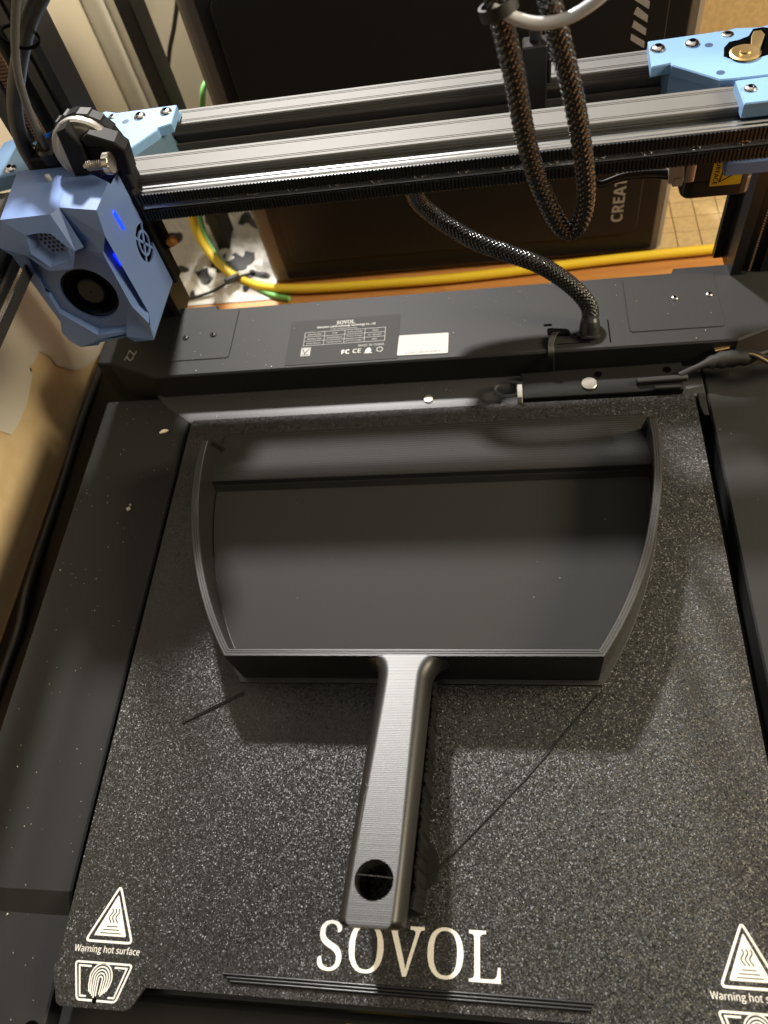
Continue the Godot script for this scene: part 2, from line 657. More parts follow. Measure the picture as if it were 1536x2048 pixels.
	for y in 512:
		for x in 512:
			var s := gf.get_noise_2d(x * 0.12, y * 2.2) * 0.5 + gf.get_noise_2d(x * 0.5 + 300.0, y * 7.0) * 0.3
			wood.set_pixel(x, y, Color(0.55, 0.265, 0.085).lerp(Color(0.40, 0.165, 0.045), clampf(0.5 + s, 0, 1)).linear_to_srgb())
	M.wood = mat(1, 1, 1, 0.38)
	M.wood.albedo_texture = tex(wood)
	M.wood.uv1_triplanar = true
	M.wood.uv1_world_triplanar = true
	M.wood.uv1_scale = Vector3(4, 4, 4)
	var plaster := ramp(soft, Color(0.66, 0.50, 0.28).linear_to_srgb(), Color(0.70, 0.54, 0.32).linear_to_srgb())
	M.board = mat(1, 1, 1, 0.55)
	M.board.albedo_texture = tex(plaster)
	M.board.uv1_triplanar = true
	M.board.uv1_world_triplanar = true
	M.board.uv1_scale = Vector3(3, 3, 3)
	M.lining = mat(0.64, 0.60, 0.52, 0.6)
	M.wall_white = mat(0.74, 0.72, 0.66, 0.6)
	M.tan = mat(0.50, 0.37, 0.19, 0.6)
	M.tan.albedo_texture = tex(ramp(soft, Color(0.94, 0.94, 0.94), Color(1, 1, 1)))
	M.tan.uv1_triplanar = true
	M.tan.uv1_world_triplanar = true
	M.tan.uv1_scale = Vector3(9, 9, 9)
	M.column = mat(0.62, 0.61, 0.58, 0.5)
	M.case = bumped(mat(0.012, 0.0119, 0.0115, 0.40, 0.0, 0.35), normal_of(fine, 0.6), 0.15, Vector3(1, 1, 1) * 12.0)
	M.case_edge = mat(0.15, 0.13, 0.11, 0.5)
	M.dust = mat(0.55, 0.52, 0.46, 0.8)
	M.cream = mat(0.78, 0.70, 0.56, 0.6)
	# white plastic film with a black blotched print
	var cow := FastNoiseLite.new()
	cow.seed = 4
	cow.frequency = 0.017
	cow.fractal_octaves = 2
	var blot := Image.create(256, 256, false, Image.FORMAT_RGB8)
	for y in 256:
		for x in 256:
			var k := smoothstep(0.30, 0.36, cow.get_noise_2d(x, y))
			blot.set_pixel(x, y, Color(0.50, 0.48, 0.43).lerp(Color(0.012, 0.012, 0.012), k).linear_to_srgb())
	M.film = mat(1, 1, 1, 0.4)
	M.film.albedo_texture = tex(blot)

# ---------------------------------------------------------------- desk, walls and what stands behind the printer
func surroundings() -> void:
	var DY := -0.080
	var d := MB.new()
	d.span(-0.335, 0.75, DY - 0.025, DY, -0.62, 0.62, 0.001)
	tag(put("desk", d, M.wood), "orange wood grained desk top that the printer stands on", "desk")
	var w := MB.new()
	w.span(-0.353, -0.335, DY - 0.025, 0.30, -0.445, 0.62, 0.001)
	tag(put("side_wall", w, M.board), "pale plywood board wall along the left side", "", "", "structure")
	var wb := MB.new()
	wb.span(-0.353, 0.16, DY - 0.025, 0.26, -0.465, -0.446, 0.001)
	wb.span(-0.353, -0.250, 0.2605, 0.62, -0.465, -0.446, 0.001)  # added block out of view, keeps the white lamp off the left desk gap
	tag(put("back_wall", wb, M.wall_white), "off-white wall behind the black case, with an added unseen upper block at the left that stops lamp light", "", "", "structure")
	var wt := MB.new()
	wt.span(0.162, 0.75, DY - 0.02, 0.24, -0.464, -0.445, 0.001)
	tag(put("wooden_back_board", wt, M.tan), "tan wooden board standing at the back right", "board")
	var ce := MB.new()
	ce.span(-1.6, 1.6, 2.25, 2.28, -1.8, 1.6, 0.001)
	tag(put("ceiling", ce, mat(0.55, 0.54, 0.52, 0.8)), "plain white ceiling of the room", "", "", "structure")
	# pin holes in the left board
	var side: Node3D = get_node("side_wall")
	for p in [Vector2(0.0224, -0.0425), Vector2(-0.0057, -0.0678)]:
		var h := MB.new()
		h.rod(Vector3(-0.3349, p.x, p.y), Vector3(-0.3347, p.x, p.y), 0.0020, 12, 0.00005)
		put("nail_hole", h, M.hole, side)
	# cream lining with a torn edge over the rear and upper part of the left board
	var li := MB.new()
	var XW := Transform3D(Basis(Vector3(0, 0, 1), Vector3(0, 1, 0), Vector3(1, 0, 0)), Vector3(-0.335, 0, 0))
	li.prism(PackedVector2Array([Vector2(-0.4452, DY + 0.0005), Vector2(-0.155, DY + 0.0005), Vector2(-0.1250, -0.0657), Vector2(-0.1090, -0.0520), Vector2(-0.0952, -0.0300), Vector2(-0.0960, -0.0200), Vector2(-0.0894, -0.0066), Vector2(-0.0768, -0.0059), Vector2(-0.0690, -0.0020), Vector2(-0.0669, -0.0047), Vector2(-0.0648, -0.0103), Vector2(-0.0540, -0.0120), Vector2(-0.0402, -0.0150), Vector2(-0.0230, -0.0155), Vector2(-0.0054, -0.0124), Vector2(-0.0002, -0.0004), Vector2(0.0160, 0.0080), Vector2(0.0321, 0.0188), Vector2(0.20, 0.05), Vector2(0.61, 0.09), Vector2(0.61, 0.299), Vector2(-0.4452, 0.299)]), XW, 0.0002, 0.0010)
	put("torn_lining", li, M.lining, side)
	# tan board ruled into squares, on the desk at the right
	var tb := thing("ruled_board", "tan board ruled into small squares lying at the back right", "board", Vector3(0.42, DY, -0.33))
	for i in 16:
		for j in 10:
			var x := 0.190 + 0.0205 * i
			var z := -0.438 + 0.0205 * j
			var t := MB.new()
			t.span(x + 0.0004, x + 0.0201, DY + 0.0006, DY + 0.004, z + 0.0004, z + 0.0201, 0.0003)
			put("square", t, M.tan, tb)
	var tu := MB.new()
	tu.span(0.188, 0.52, DY + 0.0002, DY + 0.0034, -0.440, -0.231, 0.0003)
	put("backing", tu, mat(0.30, 0.21, 0.11, 0.7), tb)
	# round-edged white column and black post at the back left
	var c := MB.new()
	c.prism(rounded(rect(-0.3345, -0.4455, -0.311, -0.425), 0.008, 6), FLAT, DY, 0.27, 0.002)
	c.prism(rounded(rect(-0.312, -0.4455, -0.286, -0.427), 0.008, 6), FLAT, DY, 0.27, 0.002)
	tag(put("white_column", c, M.column), "white round edged column in the back left corner", "column")
	var bp := thing("black_post", "tall matt black post between the white column and the case", "post", Vector3(-0.215, DY, -0.28))
	var b := MB.new()
	b.prism(rounded(rect(-0.2330, -0.310, -0.2205, -0.280), 0.002, 3), FLAT, DY + 0.006, 0.24, 0.002)
	put("shaft", b, M.rubber, bp)
	var b2 := MB.new()
	b2.prism(rounded(rect(-0.240, -0.318, -0.192, -0.248), 0.012, 5), FLAT, DY + 0.0005, DY + 0.008, 0.002)
	put("foot", b2, M.rubber, bp)
	var wc := MB.new()
	wc.tube(spline([Vector3(-0.236, 0.125, -0.432), Vector3(-0.2394, 0.102, -0.430), Vector3(-0.2523, 0.0773, -0.428), Vector3(-0.2686, 0.0513, -0.427), Vector3(-0.285, 0.01, -0.427), Vector3(-0.29, -0.0785, -0.427)]), 0.0022, 8)
	tag(put("wall_cable", wc, M.cord), "thin black cable hanging down the white wall behind the post", "cable")
	# black machine case
	var cs := thing("black_case", "large black upright case with white lettering and slanted stripes", "case", Vector3(0.013, DY, -0.27))
	var k := MB.new()
	k.span(-0.168, 0.1955, DY + 0.0005, 0.186, -0.330, -0.2335, 0.004)
	put("shell", k, M.case_edge, cs)
	var k2 := MB.new()
	var X := Transform3D(Basis.IDENTITY, Vector3(0, 0, -0.2335))
	k2.prism(rounded(rect(-0.1535, DY + 0.006, 0.1865, 0.182), 0.004, 4), X, -0.001, 0.0022, 0.0012)
	put("front_frame", k2, M.case, cs)
	var k3 := MB.new()
	k3.prism(rounded(rect(-0.1430, DY + 0.026, 0.1710, 0.176), 0.010, 5), X, 0.0, 0.0036, 0.0008)
	put("front_panel", k3, M.case, cs)
	text("lettering", "CREATE", BOLD, 0.0500, 0.0098, Vector3(0.1528, -0.0150, -0.2298), Basis(Vector3(0, 1, 0), Vector3(-1, 0, 0), Vector3(0, 0, 1)), M.print_grey, cs, 0.0002)
	for i in 7:
		var s := MB.new()
		var y := 0.1045 + 0.0085 * i
		s.prism(PackedVector2Array([Vector2(0.1476, y + 0.0068), Vector2(0.1576, y), Vector2(0.1576, y + 0.0044), Vector2(0.1476 + 0.001 * i, y + 0.0110)]), X, 0.0030, 0.0038)
		put("stripe", s, M.print_grey, cs)
	# blotched white film on the desk behind, left
	var f := MB.new()
	var nz := FastNoiseLite.new()
	nz.seed = 9
	nz.frequency = 16.0
	var P := func(i: int, j: int) -> Vector3:
		var x := -0.330 + 0.165 * i / 36.0
		var z := -0.400 + 0.188 * j / 36.0
		var e := minf(minf(i, 36 - i), minf(j, 36 - j)) / 36.0
		var rise: float = maxf(0.0, (-0.262 - z) * 0.30)
		var y := DY + 0.001 + smoothstep(0.0, 0.12, e) * (0.004 + rise * 0.5 + 0.012 * absf(nz.get_noise_2d(x, z)))
		return Vector3(x, y, z)
	for i in 36:
		for j in 36:
			var q := [P.call(i, j), P.call(i + 1, j), P.call(i + 1, j + 1), P.call(i, j + 1)]
			var uv := [Vector2(i, j) / 36.0, Vector2(i + 1, j) / 36.0, Vector2(i + 1, j + 1) / 36.0, Vector2(i, j + 1) / 36.0]
			f.tri(q[0], q[1], q[2], Vector3.UP, uv[0], uv[1], uv[2])
			f.tri(q[0], q[2], q[3], Vector3.UP, uv[0], uv[2], uv[3])
	tag(put("plastic_film", f, M.film), "crumpled white plastic film with black blotches behind the printer", "plastic film")
	var dm := MB.new()  # dark strip that paints the gap's shade onto the desk
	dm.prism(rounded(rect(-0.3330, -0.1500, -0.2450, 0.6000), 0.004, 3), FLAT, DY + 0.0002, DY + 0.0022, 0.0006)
	tag(put("gap_shade_strip", dm, mat(0.022, 0.016, 0.011, 0.7, 0.0, 0.2)), "dark brown strip standing in for the shade on the desk beside the printer base", "mat")
	# cables on the desk
	var y := MB.new()
	y.tube(spline([Vector3(-0.252, 0.06, -0.302), Vector3(-0.2505, 0.0, -0.296), Vector3(-0.2491, -0.0300, -0.2898), Vector3(-0.2482, -0.0450, -0.2824), Vector3(-0.2392, -0.0600, -0.2695), Vector3(-0.2207, -0.0700, -0.2508), Vector3(-0.1983, -0.0735, -0.2345), Vector3(-0.1706, -0.0738, -0.2225), Vector3(-0.1296, -0.0740, -0.2167), Vector3(-0.0609, -0.0740, -0.2149), Vector3(0.0054, -0.0740, -0.2145), Vector3(0.0742, -0.0740, -0.2175), Vector3(0.1413, -0.0740, -0.2215), Vector3(0.1980, -0.0740, -0.2235), Vector3(0.2445, -0.0738, -0.2245), Vector3(0.34, -0.0738, -0.229)]), 0.0043, 14)
	tag(put("yellow_cable", y, M.yellow), "thick yellow cable curving along the desk behind the printer", "cable")
	var g := MB.new()
	g.tube(spline([Vector3(-0.160, 0.045, -0.345), Vector3(-0.182, 0.070, -0.338), Vector3(-0.1985, 0.0760, -0.318), Vector3(-0.2070, 0.0586, -0.308), Vector3(-0.235, 0.0, -0.315), Vector3(-0.2493, -0.0480, -0.3045), Vector3(-0.2368, -0.0650, -0.2761), Vector3(-0.2118, -0.0730, -0.2468), Vector3(-0.1738, -0.0768, -0.2185), Vector3(-0.150, -0.0772, -0.2085)]), 0.0026, 10)
	tag(put("green_cable", g, M.green), "light green cable running beside the yellow cable", "cable")
	var tc := MB.new()
	tc.tube(spline([Vector3(-0.315, -0.0770, -0.205), Vector3(-0.2729, -0.0765, -0.2155), Vector3(-0.2341, -0.0740, -0.2224), Vector3(-0.2064, -0.0680, -0.2327), Vector3(-0.190, -0.0735, -0.246)]), 0.0014, 8)
	tc.box(Vector3(-0.209, -0.0675, -0.2320), Vector3(0.016, 0.006, 0.007), 0.0015, Basis(Vector3.UP, 0.5))
	tag(put("thin_black_lead", tc, M.cord), "thin black lead with a small plug on the white film", "cable")
	var pc := MB.new()
	pc.tube(spline([Vector3(-0.310, -0.0765, -0.2416), Vector3(-0.325, -0.0765, -0.1469), Vector3(-0.326, -0.0740, -0.0894), Vector3(-0.3255, -0.0740, -0.0453), Vector3(-0.324, -0.0750, 0.0040), Vector3(-0.323, -0.0740, 0.0590), Vector3(-0.318, -0.0690, 0.1039), Vector3(-0.317, -0.0730, 0.1356), Vector3(-0.319, -0.0750, 0.1772), Vector3(-0.319, -0.0750, 0.2600), Vector3(-0.319, -0.0750, 0.4)]), 0.0040, 12)
	tag(put("power_cord", pc, M.cord), "black power cord lying between the left board and the printer base", "cord")

# ---------------------------------------------------------------- extruded aluminium bar along x, y or z
func bar(b: MB, from: Vector3, to: Vector3, half_w: float, half_h: float, up: Vector3) -> void:
	var ax := (to - from).normalized()
	var sd := up.cross(ax).normalized()
	var x := Transform3D(Basis(sd, up, ax), from)
	var s := 0.0031
	var e := 0.0013
	var p := PackedVector2Array()
	# four faces walked in turn: two fine grooves near each edge; the two side faces also have the slot
	for k in 4:
		var hw := half_w if k % 2 == 0 else half_h
		var hh := half_h if k % 2 == 0 else half_w
		var gr := [-hw + 0.0030, -hw + 0.0044, hw - 0.0044, hw - 0.0030]
		var c := PackedVector2Array([Vector2(-hw + 0.0006, hh)])
		for i in 4:
			if i == 2 and k % 2 == 1:
				c.append_array([Vector2(-s, hh), Vector2(-s, hh - e), Vector2(-s - 0.0018, hh - e - 0.0004), Vector2(-s - 0.0018, hh - 0.0042), Vector2(s + 0.0018, hh - 0.0042), Vector2(s + 0.0018, hh - e - 0.0004), Vector2(s, hh - e), Vector2(s, hh)])
			var g: float = gr[i]
			c.append_array([Vector2(g - 0.00028, hh), Vector2(g, hh - 0.00045), Vector2(g + 0.00028, hh)])
		c.append_array([Vector2(hw - 0.0006, hh), Vector2(hw, hh - 0.0006)])
		for q in c:
			p.append(q.rotated(-PI * 0.5 * k))
	b.prism(p, x, 0.0, (to - from).length())

func screw(at: Vector3, up: Vector3, r: float, parent: Node3D, m: Material = null, h := 0.55) -> void:
	var b := MB.new()
	b.dome(at, up, r, r * h)
	var o := put("screw", b, m if m else M.steel, parent)
	var s := MB.new()
	var xx := up.cross(Vector3.FORWARD).normalized()
	var B := Basis(xx, up.normalized(), xx.cross(up).normalized())
	s.prism(circle(Vector2.ZERO, r * 0.42, 6), Transform3D(Basis(B.x, B.z, B.y), at), r * h * 0.80, r * h * 1.0 + 0.00004)
	put("socket", s, M.hole, o)

func belt(b: MB, from: Vector3, to: Vector3, teeth: Vector3, tall: Vector3) -> void:   # toothed belt: a band with a tooth every two millimetres
	var ax := (to - from).normalized()
	var L := (to - from).length()
	var h := tall.length()
	var x := Transform3D(Basis(ax, teeth.normalized(), tall.normalized()), from)
	var p := PackedVector2Array([Vector2(0, -0.0006), Vector2(L, -0.0006), Vector2(L, 0.0)])
	var k := floori(L / 0.002)
	for i in range(k - 1, 0, -1):
		var s := i * 0.002
		p.append_array([Vector2(s + 0.0007, 0.0), Vector2(s + 0.0004, 0.0009), Vector2(s - 0.0004, 0.0009), Vector2(s - 0.0007, 0.0)])
	p.append(Vector2(0, 0))
	b.prism(p, x, -h * 0.5, h * 0.5)

# ---------------------------------------------------------------- the printer
func printer() -> void:
	var o := thing("desktop_printer", "black open frame 3D printer with light blue corner parts and tool head", "3D printer", Vector3(0.0, -0.080, 0.13))
	base_of(o)
	frame_of(o)
	head_of(o)
	hoses_of(o)

func base_of(o: Node3D) -> void:
	# left, right and rear top panels round the bed, with the body below
	var XL := Transform3D(Basis(Vector3(0, 0, 1), Vector3(0, 1, 0), Vector3(1, 0, 0)), Vector3.ZERO)   # local (z, y), extruded along x
	var left := MB.new()
	left.prism(PackedVector2Array([Vector2(-0.026, -0.066), Vector2(0.46, -0.066), Vector2(0.46, -0.0105), Vector2(0.3235, -0.0105), Vector2(0.3125, -0.0042), Vector2(-0.026, -0.0042)]), XL, -0.2535, -0.1806, 0.0010, 1.0, 0.0012)
	var lp := put("side_panel", left, M.base, o)
	var hole := MB.new()
	hole.lathe([Vector2(0.0048, 0.0002), Vector2(0.0042, -0.0001), Vector2(0.0040, -0.0001), Vector2(0, -0.0001)], Transform3D(Basis(), Vector3(-0.1868, -0.0102, 0.3745)), 24)
	put("screw_recess", hole, M.hole, lp)
	var right := MB.new()
	right.prism(PackedVector2Array([Vector2(-0.026, -0.066), Vector2(0.46, -0.066), Vector2(0.46, -0.0105), Vector2(0.3235, -0.0105), Vector2(0.3125, -0.0048), Vector2(-0.026, -0.0048)]), XL, 0.1862, 0.2600, 0.0012, 1.0, 0.0010)
	put("side_panel", right, M.base, o)
	var well := MB.new()
	well.span(-0.1804, 0.1860, -0.066, -0.024, -0.02, 0.46, 0.0005)
	put("bed_well", well, M.black, o)
	var bed := MB.new()
	bed.span(-0.1735, 0.1745, -0.0145, -0.0012, 0.002, 0.3495, 0.0006)
	put("heated_bed", bed, M.black, o)
	var lip := MB.new()
	lip.span(-0.1740, 0.1750, -0.0200, -0.0150, 0.004, 0.3555, 0.0010)
	put("bed_tray", lip, M.satin, o)
	var fr := MB.new()
	fr.prism(PackedVector2Array([Vector2(0.350, -0.066), Vector2(0.46, -0.066), Vector2(0.46, -0.0235), Vector2(0.359, -0.0225), Vector2(0.352, -0.0255)]), XL, -0.1800, 0.1856, 0.0010)
	var frp := put("front_panel", fr, M.base, o)
	var yl := MB.new()
	yl.prism(rounded(rect(-0.0315, 0.3606, 0.0030, 0.3900), 0.0015), FLAT, -0.0224, -0.0218)
	put("yellow_sticker", yl, M.yellow_label, frp)
	# low grey ledge behind the bed
	var ledge := MB.new()
	ledge.prism(PackedVector2Array([Vector2(-0.1800, -0.0008), Vector2(0.1850, -0.0008), Vector2(0.1850, -0.0300), Vector2(-0.2120, -0.0300), Vector2(-0.2060, -0.0215)]), FLAT, -0.030, -0.0036, 0.0006)
	var lg := put("rear_ledge", ledge, M.ledge, o)
	var rv := MB.new()
	rv.lathe([Vector2(0.0034, 0), Vector2(0.0034, 0.0006), Vector2(0.0030, 0.0012), Vector2(0, 0.0013)], Transform3D(Basis(), Vector3(-0.0005, -0.0036, -0.0105)), 20)
	put("rivet", rv, M.grey_metal, lg)
	var clip := MB.new()
	clip.prism(PackedVector2Array([Vector2(0.1785, 0.0005), Vector2(0.1830, 0.0), Vector2(0.1830, 0.0195), Vector2(0.1800, 0.0190), Vector2(0.1785, 0.0120)]), FLAT, -0.010, 0.0014, 0.0004)
	put("bed_clip", clip, M.alu_dark, o)
	# raised rear panel with bevelled front corners
	var rp := MB.new()
	var outline := PackedVector2Array([Vector2(-0.2050, -0.0275), Vector2(0.2050, -0.0275), Vector2(0.2440, -0.0440), Vector2(0.2600, -0.0460), Vector2(0.2600, -0.1000), Vector2(0.1740, -0.1000), Vector2(0.1720, -0.0955), Vector2(-0.1660, -0.0955), Vector2(-0.1680, -0.1000), Vector2(-0.2560, -0.1000), Vector2(-0.2560, -0.0460), Vector2(-0.2440, -0.0440)])
	rp.prism(outline, FLAT, -0.062, 0.0190, 0.0012)
	var rear := put("rear_panel", rp, M.base, o)
	for q in [[-0.1985, -0.0930, -0.1480, -0.0420], [0.1380, -0.0925, 0.1990, -0.0400]]:
		var pad := MB.new()
		pad.prism(rounded(rect(q[0], q[1], q[2], q[3]), 0.003), FLAT, 0.0188, 0.0196, 0.0004)
		put("raised_pad", pad, M.base, rear)
	for q in [[-0.1867, -0.0654], [-0.1646, -0.0665], [0.1705, -0.0694], [0.1931, -0.0702]]:
		screw(Vector3(q[0], 0.0196, q[1]), Vector3.UP, 0.0026, rear, M.steel if q[0] > 0 else M.alu_dark, 0.5)
	var z2 := text("corner_mark", "Z2", SANS, 0.0105, 0.0066, Vector3(-0.2290, 0.01905, -0.0515), LYING.rotated(Vector3.UP, -1.75), M.print_grey, rear)
	z2.set_meta("label", "Z2 printed sideways at the left corner")
	# rating plate
	var pl := MB.new()
	pl.prism(rounded(rect(-0.1035, -0.0742, -0.0208, -0.0305), 0.0006, 2), FLAT, 0.0189, 0.0193)
	var plate := put("rating_plate", pl, M.label_black, rear)
	text("lettering", "SOVOL", SERIF, 0.0135, 0.0034, Vector3(-0.0615, 0.01935, -0.0700), LYING, M.print_white, plate)
	text("lettering", "Shenzhen Lanzhuochuang Technology Co., Ltd", SANS, 0.0440, 0.0026, Vector3(-0.0610, 0.01935, -0.0662), LYING, M.print_white, plate)
	text("lettering", "E-mail: info@lanzhuochuang", SANS, 0.0200, 0.0016, Vector3(-0.0625, 0.01935, -0.0636), LYING, M.print_grey, plate)
	var gr := MB.new()
	for r in 4:
		gr.ribbon(PackedVector2Array([Vector2(-0.0915, -0.0618 + r * 0.0044), Vector2(-0.0310, -0.0618 + r * 0.0044)]), 0.00035, FLAT, 0.0194)
	for c in 5:
		gr.ribbon(PackedVector2Array([Vector2(-0.0915 + c * 0.015125, -0.0619), Vector2(-0.0915 + c * 0.015125, -0.0485)]), 0.00035, FLAT, 0.0194)
	put("table_grid", gr, M.print_grey, plate)
	var cells := [["Model Number", "SV08", "Machine Power", "1000W"], ["Machine Size", "550x560x580mm", "Power Voltage", "AC 100-240V"], ["Build Volume", "350x350x345mm", "Machine Weight", "18KG"]]
	for r in 3:
		for c in 4:
			var s: String = cells[r][c]
			text("lettering", s, SANS, 0.00085 * s.length() + 0.0004, 0.0014, Vector3(-0.0839 + c * 0.015125, 0.01935, -0.0596 + r * 0.0044), LYING, M.print_grey, plate)
	text("lettering", "MADE IN CHINA", SANS, 0.0190, 0.0020, Vector3(-0.0405, 0.01935, -0.0452), LYING, M.print_grey, plate)
	text("lettering", "FC", BOLD, 0.0058, 0.0040, Vector3(-0.0590, 0.01935, -0.0400), LYING, M.print_white, plate)
	text("lettering", "CE", SANS, 0.0060, 0.0038, Vector3(-0.0507, 0.01935, -0.0402), LYING, M.print_white, plate)
	var bin := MB.new()
	bin.prism(PackedVector2Array([Vector2(-0.0447, -0.0395), Vector2(-0.0430, -0.0422), Vector2(-0.0414, -0.0426), Vector2(-0.0400, -0.0400), Vector2(-0.0410, -0.0384), Vector2(-0.0440, -0.0382)]), FLAT, 0.01925, 0.01935)
	bin.ribbon(PackedVector2Array([Vector2(-0.0450, -0.0376), Vector2(-0.0394, -0.0376)]), 0.0006, FLAT, 0.0194)
	put("bin_symbol", bin, M.print_white, plate)
	var pent := MB.new()
	pent.ribbon(circle(Vector2(-0.0340, -0.0403), 0.0024, 5), 0.0006, FLAT, 0.0194, true)
	put("pentagon_symbol", pent, M.print_grey, plate)
	var crest := MB.new()
	crest.prism(rect(-0.0925, -0.0466, -0.0855, -0.0385), FLAT, 0.0192, 0.01935)
	put("square_symbol", crest, M.print_grey, plate)
	var cv := MB.new()
	cv.ribbon(PackedVector2Array([Vector2(-0.0915, -0.0455), Vector2(-0.0895, -0.0405), Vector2(-0.0866, -0.0455)]), 0.0006, FLAT, 0.0195)
	cv.ribbon(PackedVector2Array([Vector2(-0.0915, -0.0396), Vector2(-0.0866, -0.0396)]), 0.0004, FLAT, 0.0195)
	put("square_symbol", cv, M.label_black, plate)
	# white serial sticker
	var ws := MB.new()
	ws.prism(rounded(PackedVector2Array([Vector2(-0.0205, -0.0522), Vector2(0.0152, -0.0517), Vector2(0.0150, -0.0322), Vector2(-0.0211, -0.0328)]), 0.0012), FLAT, 0.0191, 0.0195)
	var wsn := put("serial_sticker", ws, M.white, rear)
	text("lettering", "SV08BV1280181R0815", SANS, 0.0250, 0.0018, Vector3(-0.0030, 0.01955, -0.0347), LYING, M.alu_dark, wsn)
	# slotted opening with the bed wires, seams, boot plate
	var so := MB.new()
	so.prism(rounded(PackedVector2Array([Vector2(0.0835, -0.0500), Vector2(0.0985, -0.0475), Vector2(0.0990, -0.0405), Vector2(0.0835, -0.0420)]), 0.0030), FLAT, 0.0187, 0.0192)
	so.prism(rect(0.0815, -0.0535, 0.0870, -0.0517), FLAT, 0.0187, 0.0193)
	put("wire_opening", so, M.hole, rear)
	for q in [[0.1243, -0.0535, 0.1251, -0.0325], [0.0895, -0.0341, 0.1120, -0.0335]]:
		var sm := MB.new()
		sm.prism(rect(q[0], q[1], q[2], q[3]), FLAT, 0.0187, 0.0192)
		put("seam", sm, M.hole, rear)
	for i in 5:
		var wv := MB.new()
		var x := 0.0845 + 0.0008 * i
		wv.tube(spline([Vector3(x + 0.006, 0.016, -0.0440), Vector3(x + 0.003, 0.0215, -0.0425), Vector3(x - 0.0005, 0.0215, -0.0350), Vector3(x - 0.001, 0.0170, -0.0262), Vector3(x - 0.0006, 0.004, -0.0250)]), 0.00065, 6)
		put("bed_wire", wv, M.satin, rear)
	# black strip board with its button, on the ledge
	var sb := MB.new()
	sb.prism(PackedVector2Array([Vector2(0.0648, -0.0020), Vector2(0.1702, -0.0028), Vector2(0.1720, -0.0262), Vector2(0.0650, -0.0250)]), FLAT, -0.0030, 0.0022, 0.0004)
	var strip := put("strip_board", sb, M.black, o)
	var bt := MB.new()
	bt.lathe([Vector2(0.0053, 0.0022), Vector2(0.0053, 0.0034), Vector2(0.0049, 0.0037), Vector2(0, 0.0037)], Transform3D(Basis(), Vector3(0.1101, 0, -0.0112)), 28)
	put("metal_button", bt, M.nickel, strip, "round metal button")
	for q in [[0.1167, -0.0197, 0.0026], [0.1619, -0.0201, 0.0027]]:
		var h := MB.new()
		h.prism(circle(Vector2(q[0], q[1]), q[2], 20), FLAT, 0.0018, 0.0024)
		put("round_hole", h, M.hole, strip)
	var cn := MB.new()
	cn.span(0.0617, 0.0652, -0.003, 0.0048, -0.0128, -0.0012, 0.0004)
	put("white_connector", cn, M.white, strip)
	for i in 3:
		var lw := MB.new()
		var r := 0.0008 * i
		lw.tube(spline([Vector3(0.066, 0.0035, -0.0150 + r), Vector3(0.0555, 0.0040, -0.0170 + r), Vector3(0.0480 + r, 0.0040, -0.0140), Vector3(0.0460 + r, 0.0038, -0.0090), Vector3(0.0500 + r, 0.0032, -0.0040 - r), Vector3(0.0570, 0.0028, -0.0035 - r), Vector3(0.0625, 0.0025, -0.0050 - r)]), 0.00055, 6)
		put("loop_wire", lw, M.satin, strip)
	var cb := MB.new()
	cb.box(Vector3(0.1570, 0.0042, -0.0100), Vector3(0.0330, 0.0038, 0.0040), 0.0006, Basis(Vector3.UP, 0.03))
	cb.box(Vector3(0.1600, 0.0035, -0.0035), Vector3(0.0170, 0.0028, 0.0022), 0.0004)
	put("plug", cb, M.rubber, strip)
	# taped wire bundle at the right rear
	var bun := MB.new()
	bun.tube(spline([Vector3(0.168, 0.0055, -0.0120), Vector3(0.182, 0.0080, -0.0170), Vector3(0.196, 0.0100, -0.0190), Vector3(0.212, 0.0110, -0.0190), Vector3(0.226, 0.0110, -0.0230), Vector3(0.245, 0.0110, -0.0200)], 16), 0.0035, 10, Vector2(1, 1), func(t: float) -> float: return 0.0018 + 0.0036 * exp(-pow((t - 0.45) / 0.20, 4.0)) * (1.0 + 0.10 * sin(t * 70.0) + 0.08 * sin(t * 33.0)))
	put("taped_bundle", bun, M.rubber, strip)
	for i in 4:
		var wr := MB.new()
		wr.tube(spline([Vector3(0.198, 0.0125, -0.0230 + 0.0012 * i), Vector3(0.212, 0.0150, -0.0210 + 0.0015 * i), Vector3(0.225, 0.0125, -0.0150 + 0.0018 * i), Vector3(0.240, 0.0120, -0.0190 + 0.0020 * i), Vector3(0.262, 0.0130, -0.0230 + 0.0020 * i)]), 0.0008, 6)
		put("bundle_wire", wr, M.satin if i != 2 else M.brass, strip)
	var fl := MB.new()
	fl.box(Vector3(0.1955, 0.0125, -0.0268), Vector3(0.010, 0.0016, 0.0030), 0.0005, Basis(Vector3.UP, 0.2))
	fl.dome(Vector3(0.2005, 0.0135, -0.0285), Vector3.UP, 0.0012, 0.0012, 10, 3)
	put("brass_crimp", fl, M.brass, strip)

